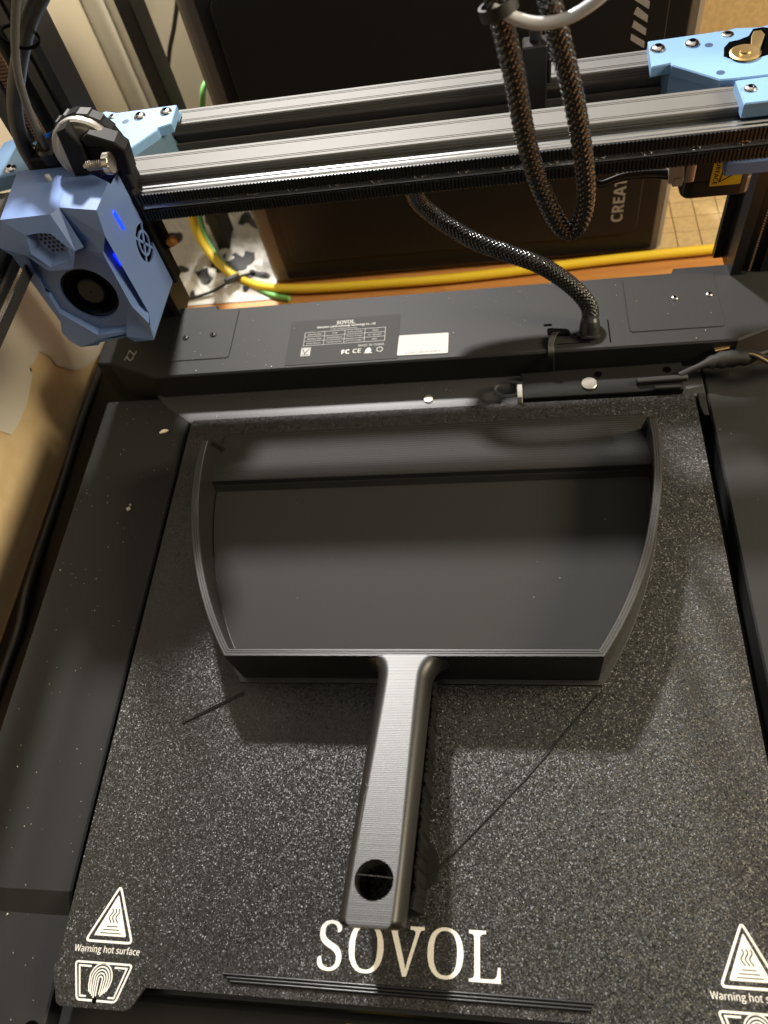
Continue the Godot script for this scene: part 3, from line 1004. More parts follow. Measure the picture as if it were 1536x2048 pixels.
func frame_of(o: Node3D) -> void:
	# uprights
	for s in [-1.0, 1.0]:
		var u := MB.new()
		var p := PackedVector2Array()
		if s < 0:
			p = PackedVector2Array([Vector2(-0.1960, -0.0905), Vector2(-0.1960, -0.1160), Vector2(-0.2440, -0.1260), Vector2(-0.2440, -0.0900), Vector2(-0.2330, -0.0900), Vector2(-0.2325, -0.0945), Vector2(-0.2120, -0.0945), Vector2(-0.2115, -0.0895), Vector2(-0.2055, -0.0890), Vector2(-0.2050, -0.0915), Vector2(-0.2010, -0.0915), Vector2(-0.2005, -0.0895)])
		else:
			p = PackedVector2Array([Vector2(0.2030, -0.1110), Vector2(0.2030, -0.1160), Vector2(0.2500, -0.1260), Vector2(0.2500, -0.0890), Vector2(0.2290, -0.0890), Vector2(0.2285, -0.0940), Vector2(0.2170, -0.0940), Vector2(0.2165, -0.0880), Vector2(0.2095, -0.0880), Vector2(0.2090, -0.1110)])
		u.prism(p, FLAT, 0.0145 if s < 0 else 0.0150, 0.264, 0.0006)
		var up := put("upright", u, M.satin, o)
		var zb := MB.new()
		if s < 0:
			belt(zb, Vector3(-0.2230, 0.0200, -0.0865), Vector3(-0.2230, 0.263, -0.0865), Vector3(0, 0, 1), Vector3(0.0085, 0, 0))
		else:
			belt(zb, Vector3(0.2212, 0.0200, -0.0880), Vector3(0.2212, 0.263, -0.0880), Vector3(0.3, 0, 1), Vector3(0.0010, 0, 0))
		put("lift_belt", zb, mat(0.10, 0.055, 0.035, 0.5), up)
	# rear cross bar and its lower lip
	var rb := MB.new()
	bar(rb, Vector3(-0.205, 0.1505, -0.1150), Vector3(0.205, 0.1505, -0.1150), 0.0085, 0.0098, Vector3.UP)
	var rear := put("rear_beam", rb, M.alu, o)
	var rl := MB.new()
	rl.span(-0.150, 0.150, 0.1350, 0.1402, -0.1090, -0.0980, 0.0012)
	put("lower_strip", rl, M.alu_dark, rear)
	# moving cross beam
	var xb := MB.new()
	bar(xb, Vector3(-0.232, 0.1560, -0.0580), Vector3(0.232, 0.1560, -0.0580), 0.0100, 0.0100, Vector3.UP)
	var beam := put("cross_beam", xb, M.alu, o)
	var rail := MB.new()
	var XZ := Transform3D(Basis(Vector3(0, 0, 1), Vector3(0, 1, 0), Vector3(1, 0, 0)), Vector3.ZERO)
	rail.prism(PackedVector2Array([Vector2(-0.0479, 0.1500), Vector2(-0.0388, 0.1500), Vector2(-0.0382, 0.1508), Vector2(-0.0396, 0.1524), Vector2(-0.0396, 0.1570), Vector2(-0.0382, 0.1586), Vector2(-0.0386, 0.1606), Vector2(-0.0394, 0.1612), Vector2(-0.0418, 0.1608), Vector2(-0.0426, 0.1614), Vector2(-0.0479, 0.1613)]), XZ, -0.225, 0.205)
	put("guide_rail", rail, M.rail, beam)
	for i in 14:
		var x := 0.0590 - 0.0242 * 6 + 0.0242 * i - 0.024
		var rs := MB.new()
		rs.lathe([Vector2(0.0021, 0.0), Vector2(0.0021, 0.0009), Vector2(0.0025, 0.0014), Vector2(0.0030, 0.0009), Vector2(0.0030, 0.0)], Transform3D(Basis(Vector3.RIGHT, Vector3(0, 0, 1), Vector3(0, -1, 0)), Vector3(x, 0.1536, -0.03945)), 20)
		rs.lathe([Vector2(0.0021, 0.0002), Vector2(0, 0.0001)], Transform3D(Basis(Vector3.RIGHT, Vector3(0, 0, 1), Vector3(0, -1, 0)), Vector3(x, 0.1536, -0.03945)), 20)
		put("rail_screw", rs, M.steel, beam)
	for y in [0.1583, 0.1475]:
		var bb := MB.new()
		belt(bb, Vector3(-0.155, y, -0.0362), Vector3(0.225, y, -0.0362), Vector3(0, 0, 1), Vector3(0, 0.0064, 0))
		put("drive_belt", bb, M.satin, beam)
	var fb := MB.new()
	fb.span(-0.152, 0.200, 0.1465, 0.1500, -0.0475, -0.0400, 0.0004)
	put("under_strip", fb, M.alu_dark, beam)
	# rear right blue corner block
	var rr := MB.new()
	var top := PackedVector2Array([Vector2(0.1374, -0.0891), Vector2(0.1474, -0.0905), Vector2(0.1480, -0.0885), Vector2(0.1560, -0.0815), Vector2(0.1692, -0.0695), Vector2(0.1760, -0.0688), Vector2(0.1930, -0.0686), Vector2(0.2280, -0.0700), Vector2(0.2280, -0.1140), Vector2(0.2070, -0.1170), Vector2(0.2000, -0.1160), Vector2(0.1960, -0.1155), Vector2(0.1850, -0.1175), Vector2(0.1800, -0.1165), Vector2(0.1386, -0.1156)])
	rr.prism(top, FLAT, 0.1635, 0.1690, 0.0006)
	var rblock := put("rear_corner_block", rr, M.blue, o, "right rear blue corner block round the brass pulley")
	var rbody := MB.new()
	rbody.prism(PackedVector2Array([Vector2(0.1478, -0.0905), Vector2(0.1560, -0.0822), Vector2(0.1690, -0.0705), Vector2(0.1930, -0.0696), Vector2(0.2280, -0.0710), Vector2(0.2280, -0.1130), Vector2(0.1478, -0.1130)]), FLAT, 0.1345, 0.1633, 0.0004)
	put("block_body", rbody, M.blue, rblock)
	for q in [[0.1428, -0.1062], [0.1608, -0.1068]]:
		screw(Vector3(q[0], 0.1690, q[1]), Vector3.UP, 0.0041, rblock)
	screw(Vector3(0.1800, 0.1690, -0.1120), Vector3.UP, 0.0034, rblock, M.steel, 0.3)
	for q in [[0.1690, -0.1035, 0.0022], [0.1706, -0.0758, 0.0022]]:
		var h := MB.new()
		h.prism(circle(Vector2(q[0], q[1]), q[2], 18), FLAT, 0.1686, 0.16905)
		put("round_hole", h, mat(0.02, 0.05, 0.11, 0.6), rblock)
	var well := MB.new()
	well.prism(PackedVector2Array([Vector2(0.1745, -0.0905), Vector2(0.1760, -0.0990), Vector2(0.1795, -0.1040), Vector2(0.1850, -0.1050), Vector2(0.1900, -0.1075), Vector2(0.1935, -0.1140), Vector2(0.1985, -0.1145), Vector2(0.2080, -0.1090), Vector2(0.2120, -0.0960), Vector2(0.2060, -0.0860), Vector2(0.1980, -0.0875), Vector2(0.1880, -0.0845), Vector2(0.1800, -0.0850)]), FLAT, 0.1686, 0.16912)
	put("pulley_well", well, M.hole, rblock)
	var pu := MB.new()
	pu.lathe([Vector2(0.0075, 0.0), Vector2(0.0080, 0.0010), Vector2(0.0070, 0.0016), Vector2(0.0030, 0.0014), Vector2(0.0025, 0.0022), Vector2(0, 0.0022)], Transform3D(Basis(), Vector3(0.1850, 0.1691, -0.0900)), 28)
	put("brass_pulley", pu, M.brass, rblock)
	var ta := MB.new()
	ta.prism(PackedVector2Array([Vector2(0.1880, -0.0920), Vector2(0.1925, -0.0905), Vector2(0.1975, -0.1040), Vector2(0.1965, -0.1090), Vector2(0.1925, -0.1090), Vector2(0.1905, -0.1040)]), FLAT, 0.1695, 0.1706, 0.0003)
	put("brass_tab", ta, M.brass, rblock)
	# blue end bracket of the cross beam, right
	var eb := MB.new()
	eb.prism(PackedVector2Array([Vector2(0.1752, -0.0630), Vector2(0.2280, -0.0640), Vector2(0.2280, -0.0415), Vector2(0.1757, -0.0418)]), FLAT, 0.1640, 0.1715, 0.0006)
	var ebn := put("beam_end_bracket", eb, M.blue, o)
	screw(Vector3(0.1806, 0.1715, -0.0538), Vector3.UP, 0.0033, ebn)
	var lb := MB.new()
	lb.span(0.1765, 0.228, 0.1265, 0.1345, -0.0560, -0.0480, 0.0006)
	put("lower_block", lb, M.blue_head, ebn)
	# belt motor below the right rear block
	var mt := MB.new()
	mt.prism(rounded(rect(0.1600, -0.1060, 0.1985, -0.0640), 0.006, 4), FLAT, 0.1010, 0.1130, 0.0005, 1.0, 0.0018)
	mt.prism(rounded(rect(0.1600, -0.1060, 0.1985, -0.0640), 0.006, 4), FLAT, 0.1130, 0.1340, 0.0005)
	var motor := put("belt_motor", mt, M.satin, o)
	var mc := MB.new()
	mc.prism(rounded(rect(0.1592, -0.0760, 0.1660, -0.0632), 0.0028, 4), FLAT, 0.1140, 0.1335, 0.0005)
	put("motor_flank", mc, M.grey_metal, motor)
	var ml := MB.new()
	var XF := Transform3D(Basis.IDENTITY, Vector3(0, 0, -0.0640))
	ml.prism(rounded(rect(0.1745, 0.1095, 0.1915, 0.1330), 0.0010), XF, 0.0, 0.0003)
	var sticker := put("yellow_sticker", ml, M.yellow_label, motor)
	var tr := MB.new()
	var XG := Transform3D(Basis.IDENTITY, Vector3(0, 0, -0.0636))
	tr.ribbon(PackedVector2Array([Vector2(0.1795, 0.1120), Vector2(0.1812, 0.1238), Vector2(0.1900, 0.1182)]), 0.0007, XG, 0.0, true)
	tr.ribbon(PackedVector2Array([Vector2(0.1815, 0.1180), Vector2(0.1845, 0.1166), Vector2(0.1850, 0.1196), Vector2(0.1880, 0.1182)]), 0.0005, XG, 0.0)
	put("warning_triangle", tr, M.hole, sticker)
	text("lettering", "SURFACE", BOLD, 0.0160, 0.0024, Vector3(0.1772, 0.1188, -0.0637), Basis(Vector3(0, -1, 0), Vector3(1, 0, 0), Vector3(0, 0, 1)), M.hole, sticker)
	var mcn := MB.new()
	mcn.box(Vector3(0.1545, 0.1220, -0.0680), Vector3(0.0085, 0.0150, 0.0110), 0.0006, Basis(Vector3.BACK, 0.12))
	mcn.box(Vector3(0.1560, 0.1155, -0.0670), Vector3(0.0055, 0.0060, 0.0100), 0.0006)
	put("white_connector", mcn, M.white, motor)
	for i in 4:
		var wr := MB.new()
		wr.tube(spline([Vector3(0.152, 0.1160 + 0.0016 * i, -0.0660), Vector3(0.140, 0.1180 + 0.0013 * i, -0.0660), Vector3(0.125, 0.1195 + 0.0012 * i, -0.0640), Vector3(0.112, 0.1180 + 0.0010 * i, -0.0620), Vector3(0.108, 0.1220 + 0.001 * i, -0.0640)]), 0.0009, 7)
		put("motor_wire", wr, [M.satin, M.grey_cord, M.satin, M.cord][i], motor)
	# rear left blue corner block
	var lr := MB.new()
	lr.prism(PackedVector2Array([Vector2(-0.1423, -0.1133), Vector2(-0.1414, -0.0929), Vector2(-0.1493, -0.0900), Vector2(-0.1497, -0.0870), Vector2(-0.1649, -0.0690), Vector2(-0.1850, -0.0660), Vector2(-0.2000, -0.0700), Vector2(-0.2280, -0.0720), Vector2(-0.2280, -0.1130), Vector2(-0.1990, -0.1130), Vector2(-0.1905, -0.1165), Vector2(-0.1820, -0.1130)]), FLAT, 0.1635, 0.1690, 0.0006)
	var lblock := put("rear_corner_block", lr, M.blue, o, "left rear blue corner block behind the tool head")
	var lbody := MB.new()
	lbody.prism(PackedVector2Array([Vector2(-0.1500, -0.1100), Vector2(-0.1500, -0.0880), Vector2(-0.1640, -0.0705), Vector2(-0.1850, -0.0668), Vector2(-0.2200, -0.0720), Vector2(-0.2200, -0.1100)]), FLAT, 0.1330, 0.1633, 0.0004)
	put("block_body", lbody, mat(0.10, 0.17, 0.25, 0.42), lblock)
	for bx in [[lblock, -0.2100, -0.1425], [rblock, 0.1392, 0.2100]]:
		var pad := MB.new()
		pad.span(bx[1], bx[2], 0.1605, 0.1634, -0.1160, -0.1080, 0.0005)
		put("beam_clamp", pad, M.blue, bx[0])
	screw(Vector3(-0.1477, 0.1690, -0.1063), Vector3.UP, 0.0040, lblock)
	screw(Vector3(-0.1647, 0.1690, -0.1050), Vector3.UP, 0.0040, lblock)
	screw(Vector3(-0.1842, 0.1690, -0.1091), Vector3.UP, 0.0030, lblock, M.steel, 0.3)
	var lh := MB.new()
	lh.prism(circle(Vector2(-0.1735, -0.1014), 0.0024, 18), FLAT, 0.1686, 0.16905)
	put("round_hole", lh, mat(0.02, 0.05, 0.11, 0.6), lblock)
	# left beam end bracket with its two rails running to the front
	var le := MB.new()
	le.prism(PackedVector2Array([Vector2(-0.2560, -0.0950), Vector2(-0.2400, -0.1040), Vector2(-0.2180, -0.1040), Vector2(-0.2180, -0.0640), Vector2(-0.2560, -0.0560)]), FLAT, 0.1600, 0.1690, 0.0008)
	le.span(-0.2270, -0.2080, 0.1690, 0.1745, -0.1110, -0.1030, 0.0010)
	var len_ := put("beam_end_bracket", le, M.blue, o)
	screw(Vector3(-0.2395, 0.1690, -0.0650), Vector3.UP, 0.0040, len_)
	screw(Vector3(-0.2330, 0.1690, -0.0850), Vector3.UP, 0.0034, len_)
	var yb := MB.new()
	belt(yb, Vector3(-0.2148, 0.150, -0.050), Vector3(-0.2148, 0.150, 0.330), Vector3(-1, 0, 0), Vector3(0, 0.0070, 0))
	put("side_belt", yb, M.rubber, o)
	var yr := MB.new()
	bar(yr, Vector3(-0.2410, 0.1500, -0.056), Vector3(-0.2410, 0.1500, 0.330), 0.0098, 0.0098, Vector3.UP)
	put("side_rail", yr, M.alu, o)
	# black hose holder on the rear beam
	var hh := MB.new()
	hh.span(0.0692, 0.0826, 0.1240, 0.1830, -0.1100, -0.0980, 0.0008)
	hh.rod(Vector3(0.0762, 0.1825, -0.1050), Vector3(0.0762, 0.192, -0.1050), 0.0036, 16)
	hh.span(0.0826, 0.0850, 0.160, 0.174, -0.1090, -0.1010, 0.0008)
	put("hose_holder", hh, M.satin, rear)

func head_of(o: Node3D) -> void:
	var h := MB.new()
	var V := func(x: float, y: float, z: float) -> Vector3: return Vector3(x, y, z)
	var F := Vector3(0, 0.1, 1)
	var S := func(x: float, y: float, d: float) -> Vector3: return Vector3(x, y, 0.002 + (0.18 - y) * 0.133 + d)
	var ZB := -0.0470
	var topL := Vector3(-0.2140, 0.1813, 0.0024)
	var n1 := Vector3(-0.1838, 0.1816, 0.0028)
	var n2 := Vector3(-0.1800, 0.1818, -0.0022)
	var n3 := Vector3(-0.1575, 0.1806, 0.0019)
	var t1 := Vector3(-0.2192, 0.1810, -0.0413)
	var t2 := Vector3(-0.1831, 0.1814, -0.0399)
	var t3 := Vector3(-0.1575, 0.1804, -0.0223)
	var trI := Vector3(-0.1575, 0.1680, 0.0072)
	var sR2 := Vector3(-0.1723, 0.1634, 0.0082)
	var sR1 := Vector3(-0.1778, 0.1623, 0.0094)
	var sB := Vector3(-0.1837, 0.1525, 0.0117)
	var sBL := Vector3(-0.1989, 0.1523, 0.0117)
	var sL := Vector3(-0.2085, 0.1620, 0.0084)
	# top
	h.poly([t1, t2, n2, n1, topL], Vector3.UP)
	h.poly([t2, t3, n3, n2], Vector3.UP)
	# upper slab round the six-sided vent
	var hA := Vector3(-0.2021, 0.1731, 0.0069)
	var hB := Vector3(-0.1941, 0.1739, 0.0068)
	var hC := Vector3(-0.1872, 0.1728, 0.0070)
	var hD := Vector3(-0.1811, 0.1650, 0.0090)
	var hE := Vector3(-0.1826, 0.1575, 0.0100)
	var hF := Vector3(-0.1966, 0.1545, 0.0112)
	var hG := Vector3(-0.2042, 0.1630, 0.0092)
	h.poly([topL, n1, hC, hB, hA], F)
	h.poly([n1, sR1, hD, hC], F)
	h.poly([sR1, sB, hE, hD], F)
	h.poly([sB, sBL, hF, hE], F)
	h.poly([sBL, sL, hG, hF], F)
	h.poly([sL, topL, hA, hG], F)
	var ring := [hA, hB, hC, hD, hE, hF, hG]
	var mid := Vector3(-0.1935, 0.1642, 0.0085)
	var low := []
	for p in ring:
		low.append(mid.lerp(p, 0.74) + Vector3(0.0022, 0.0012, -0.0048))
	for i in 7:
		var j := (i + 1) % 7
		h.quad(ring[i], ring[j], low[j], low[i], (mid - (ring[i] + ring[j]) * 0.5) + Vector3(0, 0, 0.004))
	h.poly(low, F)
	# facets to the right of the slab
	h.poly([n1, n2, sR2, sR1], Vector3(1, 0, 1))
	h.tri(n2, n3, trI, F)
	var recR: Vector3 = S.call(-0.1772, 0.1571, -0.003)
	var slotL := Vector3(-0.1639, 0.1578, 0.0079)
	h.tri(n2, trI, slotL, F)
	h.tri(n2, slotL, recR, F)
	h.tri(n2, recR, sR2, Vector3(1, 0, 1))
	h.tri(sR2, recR, sR1, Vector3(1, -1, 0))
	# underside of the slab
	var step1 := Vector3(-0.2118, 0.1538, 0.0025)
	var uL: Vector3 = S.call(-0.2010, 0.1552, -0.003)
	var uR: Vector3 = S.call(-0.1838, 0.1552, -0.003)
	h.poly([sL, sBL, uL, step1], Vector3(0, -1, 0.2))
	h.poly([sBL, sB, uR, uL], Vector3(0, -1, 0.2))
	h.poly([sB, sR1, recR, uR], Vector3(0.5, -1, 0.2))
	# recessed fan face
	var step2: Vector3 = S.call(-0.2141, 0.1330, -0.003)
	var step3: Vector3 = S.call(-0.2114, 0.1326, -0.003)
	var step4: Vector3 = S.call(-0.2110, 0.1203, -0.003)
	var step5: Vector3 = S.call(-0.1937, 0.1045, -0.003)
	var recB: Vector3 = S.call(-0.1748, 0.1050, -0.003)
	var recRB: Vector3 = S.call(-0.1670, 0.1193, -0.003)
	var recM: Vector3 = S.call(-0.1676, 0.1480, -0.003)
	var fc: Vector3 = S.call(-0.1880, 0.1287, -0.003)
	var rim := h.holed([step1, uL, uR, recR, recM, recRB, recB, step5, step4, step3, step2], fc, func(_a: float) -> float: return 0.0172, Vector3(0, 0.133, 1), 48)
	for i in rim.size():
		var j := (i + 1) % rim.size()
		h.quad(rim[i], rim[j], rim[j] + Vector3(0, 0, -0.010), rim[i] + Vector3(0, 0, -0.010), fc - rim[i])
	# left frame strip, wing and duct
	var l1 := Vector3(-0.2243, 0.1648, 0.0040)
	var l2 := Vector3(-0.2198, 0.1598, 0.0047)
	var l3 := Vector3(-0.2111, 0.1577, 0.0050)
	var l4 := Vector3(-0.2139, 0.1138, 0.0108)
	h.poly([topL, sL, l3, l2, l1], Vector3(-0.4, 0, 1))
	var o2: Vector3 = S.call(-0.2148, 0.1330, 0.0)
	var o3: Vector3 = S.call(-0.2118, 0.1322, 0.0)
	var o4: Vector3 = S.call(-0.2113, 0.1203, 0.0)
	h.tri(l3, sL, step1, F)
	h.poly([l3, step1, step2, o2], F)
	h.poly([l3, o2, l4], F)
	h.poly([o2, o3, o4, l4], F)
	h.poly([o2, step2, step3, o3], Vector3(0, 1, 0))
	h.poly([o3, step3, step4, o4], Vector3(1, 0, 0))
	var bl1 := Vector3(-0.2163, 0.1070, 0.0127)
	var bl2 := Vector3(-0.2144, 0.1002, 0.0136)
	var bl3 := Vector3(-0.2086, 0.0960, 0.0152)
	var bl4 := Vector3(-0.1962, 0.0965, 0.0151)
	var bl5 := Vector3(-0.1923, 0.1008, 0.0145)
	var lip1 := Vector3(-0.1935, 0.1039, 0.0141)
	h.poly([l4, o4, lip1, bl5, bl4, bl3, bl2, bl1], F)
	h.poly([o4, step4, step5, lip1], Vector3(0.5, 1, 0.5))
	# lower lip and right duct
	var lip2 := Vector3(-0.1753, 0.1035, 0.0122)
	h.poly([step5, recB, lip2, lip1], Vector3(0, 1, 0.5))
	h.poly([lip1, lip2, Vector3(-0.1755, 0.1018, 0.0124), bl5], F)
	var k1 := Vector3(-0.1625, 0.1223, 0.0117)
	var k2 := Vector3(-0.1575, 0.1087, 0.0125)
	var dr1 := Vector3(-0.1759, 0.1005, 0.0136)
	var dr2 := Vector3(-0.1719, 0.0970, 0.0150)
	var dr3 := Vector3(-0.1590, 0.0972, 0.0149)
	var E := Vector3(-0.1575, 0.1005, 0.0130)
	h.poly([recB, recRB, k1, k2, E, dr3, dr2, dr1, lip2], F)
	h.poly([slotL, k1, recRB, recM, recR], Vector3(-0.5, 0, 1))
	# groove along the right edge
	var f1 := Vector3(-0.1612, 0.1620, 0.0005)
	var f2 := Vector3(-0.1600, 0.1150, 0.0045)
	var slB := Vector3(-0.1575, 0.1119, 0.0069)
	h.poly([slotL, k1, f2, f1], Vector3(1, 0, 0.3))
	h.poly([trI, f1, f2, slB], Vector3(-1, 0, 0.6))
	h.poly([k1, k2, slB, f2], Vector3(0, 1, 0.5))
	h.tri(trI, slotL, f1, Vector3(0, -1, 0.3))
	# right flank with its round vent
	var A := Vector3(-0.1575, 0.1764, ZB)
	var Bn := Vector3(-0.1575, 0.1781, -0.0236)
	var Fb := Vector3(-0.1575, 0.0979, ZB)
	var vc := Vector3(-0.1575, 0.1358, -0.0272)
	var vr := h.holed([A, Bn, t3, n3, trI, slB, k2, E, Fb], vc, func(_a: float) -> float: return 0.0112, Vector3.RIGHT, 40)
	for i in vr.size():
		var j := (i + 1) % vr.size()
		h.quad(vr[i], vr[j], vr[j] + Vector3(-0.0012, 0, 0), vr[i] + Vector3(-0.0012, 0, 0), vc - vr[i])
	# left flank, back and bottom
	var bL := Vector3(-0.2243, 0.1600, ZB)
	var bM := Vector3(-0.2139, 0.1138, ZB)
	var bB := Vector3(-0.2144, 0.1002, ZB)
	h.poly([t1, topL, l1, bL], Vector3(-1, 0, 0))
	h.poly([l1, l2, l3, l4, bM, bL], Vector3(-1, 0, 0))
	h.poly([l4, bl1, bl2, bB, bM], Vector3(-1, 0, 0))
	h.poly([Fb, bB, bM, bL, t1, t2, A], Vector3(0, 0, -1))
	h.poly([bl2, bl3, bl4, bl5, dr1, dr2, dr3, E, Fb, bB], Vector3(0, -1, 0))
	var head := put("tool_head", h, M.blue_head, o, "faceted light blue tool head cover with fan, vents and blue light")
	# vent openings of the six-sided recess
	var vm := MB.new()
	var fl: Vector3 = (low[0] + low[3] + low[5]) / 3.0
	var nn: Vector3 = (low[3] - low[0]).cross(low[5] - low[0]).normalized()
	if nn.z < 0:
		nn = -nn
	var ex := Vector3.RIGHT - nn * nn.x
	ex = ex.normalized()
	var ey := nn.cross(ex)
	var XV := Transform3D(Basis(ex, ey, nn), fl)
	var flat := PackedVector2Array()
	for p in low:
		var q: Vector3 = XV.affine_inverse() * p
		flat.append(Vector2(q.x, q.y))
	for i in range(-5, 6):
		for j in range(-5, 6):
			var p := Vector2(i * 0.0027 + (0.00135 if j % 2 else 0.0), j * 0.0023) + Vector2(0.0006, 0.0)
			if Geometry2D.is_point_in_polygon(p, MB.inset(flat, 0.0012)):
				vm.prism(circle(p, 0.00098, 6), XV, -0.0002, 0.0002)
	put("vent_holes", vm, mat(0.012, 0.022, 0.055, 0.7), head)
	# blower wheel
	var axis := Vector3(0, 0.133, 1).normalized()
	var XW := Transform3D(Basis(Vector3.RIGHT, axis, Vector3.RIGHT.cross(axis)), fc - axis * 0.0095)
	var dk := MB.new()
	dk.lathe([Vector2(0.0176, 0.0), Vector2(0, 0.0)], XW, 32)
	put("fan_back", dk, M.hole, head)
	var hub := MB.new()
	hub.lathe([Vector2(0.0088, 0.0), Vector2(0.0084, 0.0062), Vector2(0.0074, 0.0070), Vector2(0.0008, 0.0070), Vector2(0.0005, 0.0066), Vector2(0, 0.0066)], XW, 28)
	put("fan_hub", hub, M.rubber, head)
	var bl := MB.new()
	for i in 46:
		var a := TAU * i / 46
		var d := XW.basis * Vector3(cos(a), 0, sin(a))
		var t := XW.basis * Vector3(-sin(a), 0, cos(a))
		bl.box(XW.origin + d * 0.0142 + axis * 0.0035, Vector3(0.0036, 0.0068, 0.0005), 0.0001, Basis((d + t * 0.5).normalized(), axis, (t - d * 0.5).normalized()))
	bl.lathe([Vector2(0.0162, 0.0), Vector2(0.0168, 0.0), Vector2(0.0168, 0.0078), Vector2(0.0160, 0.0078)], XW, 40)
	put("fan_blades", bl, mat(0.006, 0.006, 0.006, 0.5, 0.0, 0.3), head)
	# spokes of the side vent and the dark behind it
	var sv := MB.new()
	var XS := Transform3D(Basis(Vector3(0, 0, 1), Vector3(0, 1, 0), Vector3(1, 0, 0)), vc)
	var arc := PackedVector2Array()
	for i in 29:
		arc.append(Vector2(cos(TAU * i / 28), sin(TAU * i / 28)) * 0.0068)
	for i in 28:
		var p := arc[i]
		var q := arc[i + 1]
		sv.prism(PackedVector2Array([p * 0.88, q * 0.88, q * 1.12, p * 1.12]), XS, -0.0009, -0.0002)
	for a in [0.95, 2.35]:
		var d := Vector2(cos(a), sin(a))
		var t := Vector2(-d.y, d.x) * 0.0008
		sv.prism(PackedVector2Array([d * -0.0114 - t, d * 0.0114 - t, d * 0.0114 + t, d * -0.0114 + t]), XS, -0.0010, -0.0003)
	put("vent_spokes", sv, M.blue_head, head)
	var sd := MB.new()
	sd.prism(circle(Vector2.ZERO, 0.0116, 28), XS, -0.0020, -0.0013)
	put("vent_back", sd, M.hole, head)
	# blue indicator light, with the light that it throws on the flank and into the groove
	var ld := MB.new()
	ld.prism(rounded(PackedVector2Array([Vector2(0.0126, 0.0195), Vector2(0.0152, 0.0210), Vector2(0.0166, 0.0330), Vector2(0.0146, 0.0345), Vector2(0.0129, 0.0315)]), 0.0008), XS, -0.0006, 0.0005, 0.0003)
	put("indicator_light", ld, M.led, head)
	var ol := OmniLight3D.new()
	ol.name = "indicator_glow"
	ol.light_color = Color(0.06, 0.16, 1.0)
	ol.light_energy = 0.000035
	ol.light_size = 0.001
	ol.omni_range = 1.0
	ol.omni_attenuation = 2.0
	ol.shadow_enabled = true
	head.add_child(ol)
	ol.position = Vector3(-0.1550, 0.1600, -0.0128)
	var o3l := OmniLight3D.new()
	o3l.name = "groove_glow"
	o3l.light_color = Color(0.06, 0.16, 1.0)
	o3l.light_energy = 0.00002
	o3l.light_size = 0.0012
	o3l.omni_range = 1.0
	o3l.omni_attenuation = 2.0
	o3l.shadow_enabled = true
	head.add_child(o3l)
	o3l.position = Vector3(-0.1592, 0.1500, 0.0085)
	var l2d := MB.new()
	l2d.box(Vector3(-0.1606, 0.1490, 0.0030), Vector3(0.0012, 0.0090, 0.0012), 0.0003, Basis(Vector3.RIGHT, 0.12))
	put("indicator_light", l2d, M.led, head)
	# carriage behind the cover
	var ca := MB.new()
	ca.span(-0.212, -0.1548, 0.0960, 0.1745, ZB, -0.0362, 0.0008)
	ca.span(-0.1620, -0.1520, 0.1650, 0.1790, -0.0500, -0.0360, 0.0010)
	ca.span(-0.1590, -0.1515, 0.1180, 0.1420, -0.0490, -0.0420, 0.0010)
	ca.span(-0.2100, -0.1650, 0.1745, 0.1870, -0.0640, -0.0415, 0.0015)
	put("carriage", ca, M.black, head)
	var oc := MB.new()
	oc.box(Vector3(-0.1487, 0.1240, -0.0420), Vector3(0.0065, 0.0055, 0.0050), 0.0012, Basis(Vector3.BACK, 0.5))
	put("orange_clip", oc, M.orange, head)
	# extruder: round motor, its toothed cap, lever arms, thumb screw and spring
	var mx := Vector3(-0.1695, 0.1905, -0.0350)
	var XM := Transform3D(Basis(Vector3.RIGHT, Vector3(0, 0.10, 1).normalized(), Vector3.RIGHT.cross(Vector3(0, 0.10, 1).normalized())), mx)
	var mo := MB.new()
	mo.lathe([Vector2(0.0, 0.0008), Vector2(0.0140, 0.0008), Vector2(0.0152, 0.0002), Vector2(0.0172, 0.0002), Vector2(0.0182, -0.0012), Vector2(0.0182, -0.0090)].map(func(p: Vector2) -> Vector2: return p), XM, 44)
	put("extruder_motor", mo, M.grey_metal, head)
	var cap := MB.new()
	var tp := PackedVector2Array()
	for i in 18:
		var a := TAU * i / 18
		for k in [[0.04, 0.0190], [0.26, 0.0197], [0.30, 0.0190]]:
			tp.append(Vector2(cos(a + k[0]), sin(a + k[0])) * k[1])
	cap.prism(tp, Transform3D(Basis(XM.basis.x, XM.basis.z, XM.basis.y), mx), -0.0125, -0.0045, 0.0008)
	put("toothed_cap", cap, M.satin, head)
	var am := MB.new()
	var XA := Transform3D(Basis.IDENTITY, Vector3(0, 0, -0.0340))
	am.prism(PackedVector2Array([Vector2(-0.1760, 0.2068), Vector2(-0.1700, 0.2085), Vector2(-0.1655, 0.1990), Vector2(-0.1690, 0.1815), Vector2(-0.1790, 0.1815)]), XA, -0.004, 0.0050, 0.0008)
	am.prism(PackedVector2Array([Vector2(-0.1655, 0.2010), Vector2(-0.1600, 0.2035), Vector2(-0.1478, 0.1975), Vector2(-0.1440, 0.1925), Vector2(-0.1465, 0.1780), Vector2(-0.1520, 0.1780), Vector2(-0.1520, 0.1900), Vector2(-0.1560, 0.1955), Vector2(-0.1640, 0.1965)]), XA, -0.006, 0.0040, 0.0008)
	am.prism(PackedVector2Array([Vector2(-0.1700, 0.1975), Vector2(-0.1520, 0.1930), Vector2(-0.1500, 0.1800), Vector2(-0.1720, 0.1800)]), XA, -0.005, 0.0010, 0.0008)
	put("extruder_arms", am, M.black, head)
	var sp := MB.new()
	var hel := []
	for i in 97:
		var a := TAU * i / 12.0
		hel.append(Vector3(-0.1640 + 0.0100 * i / 96.0, 0.1908 + cos(a) * 0.0024, -0.0225 + sin(a) * 0.0024))
	sp.tube(hel, 0.00045, 6)
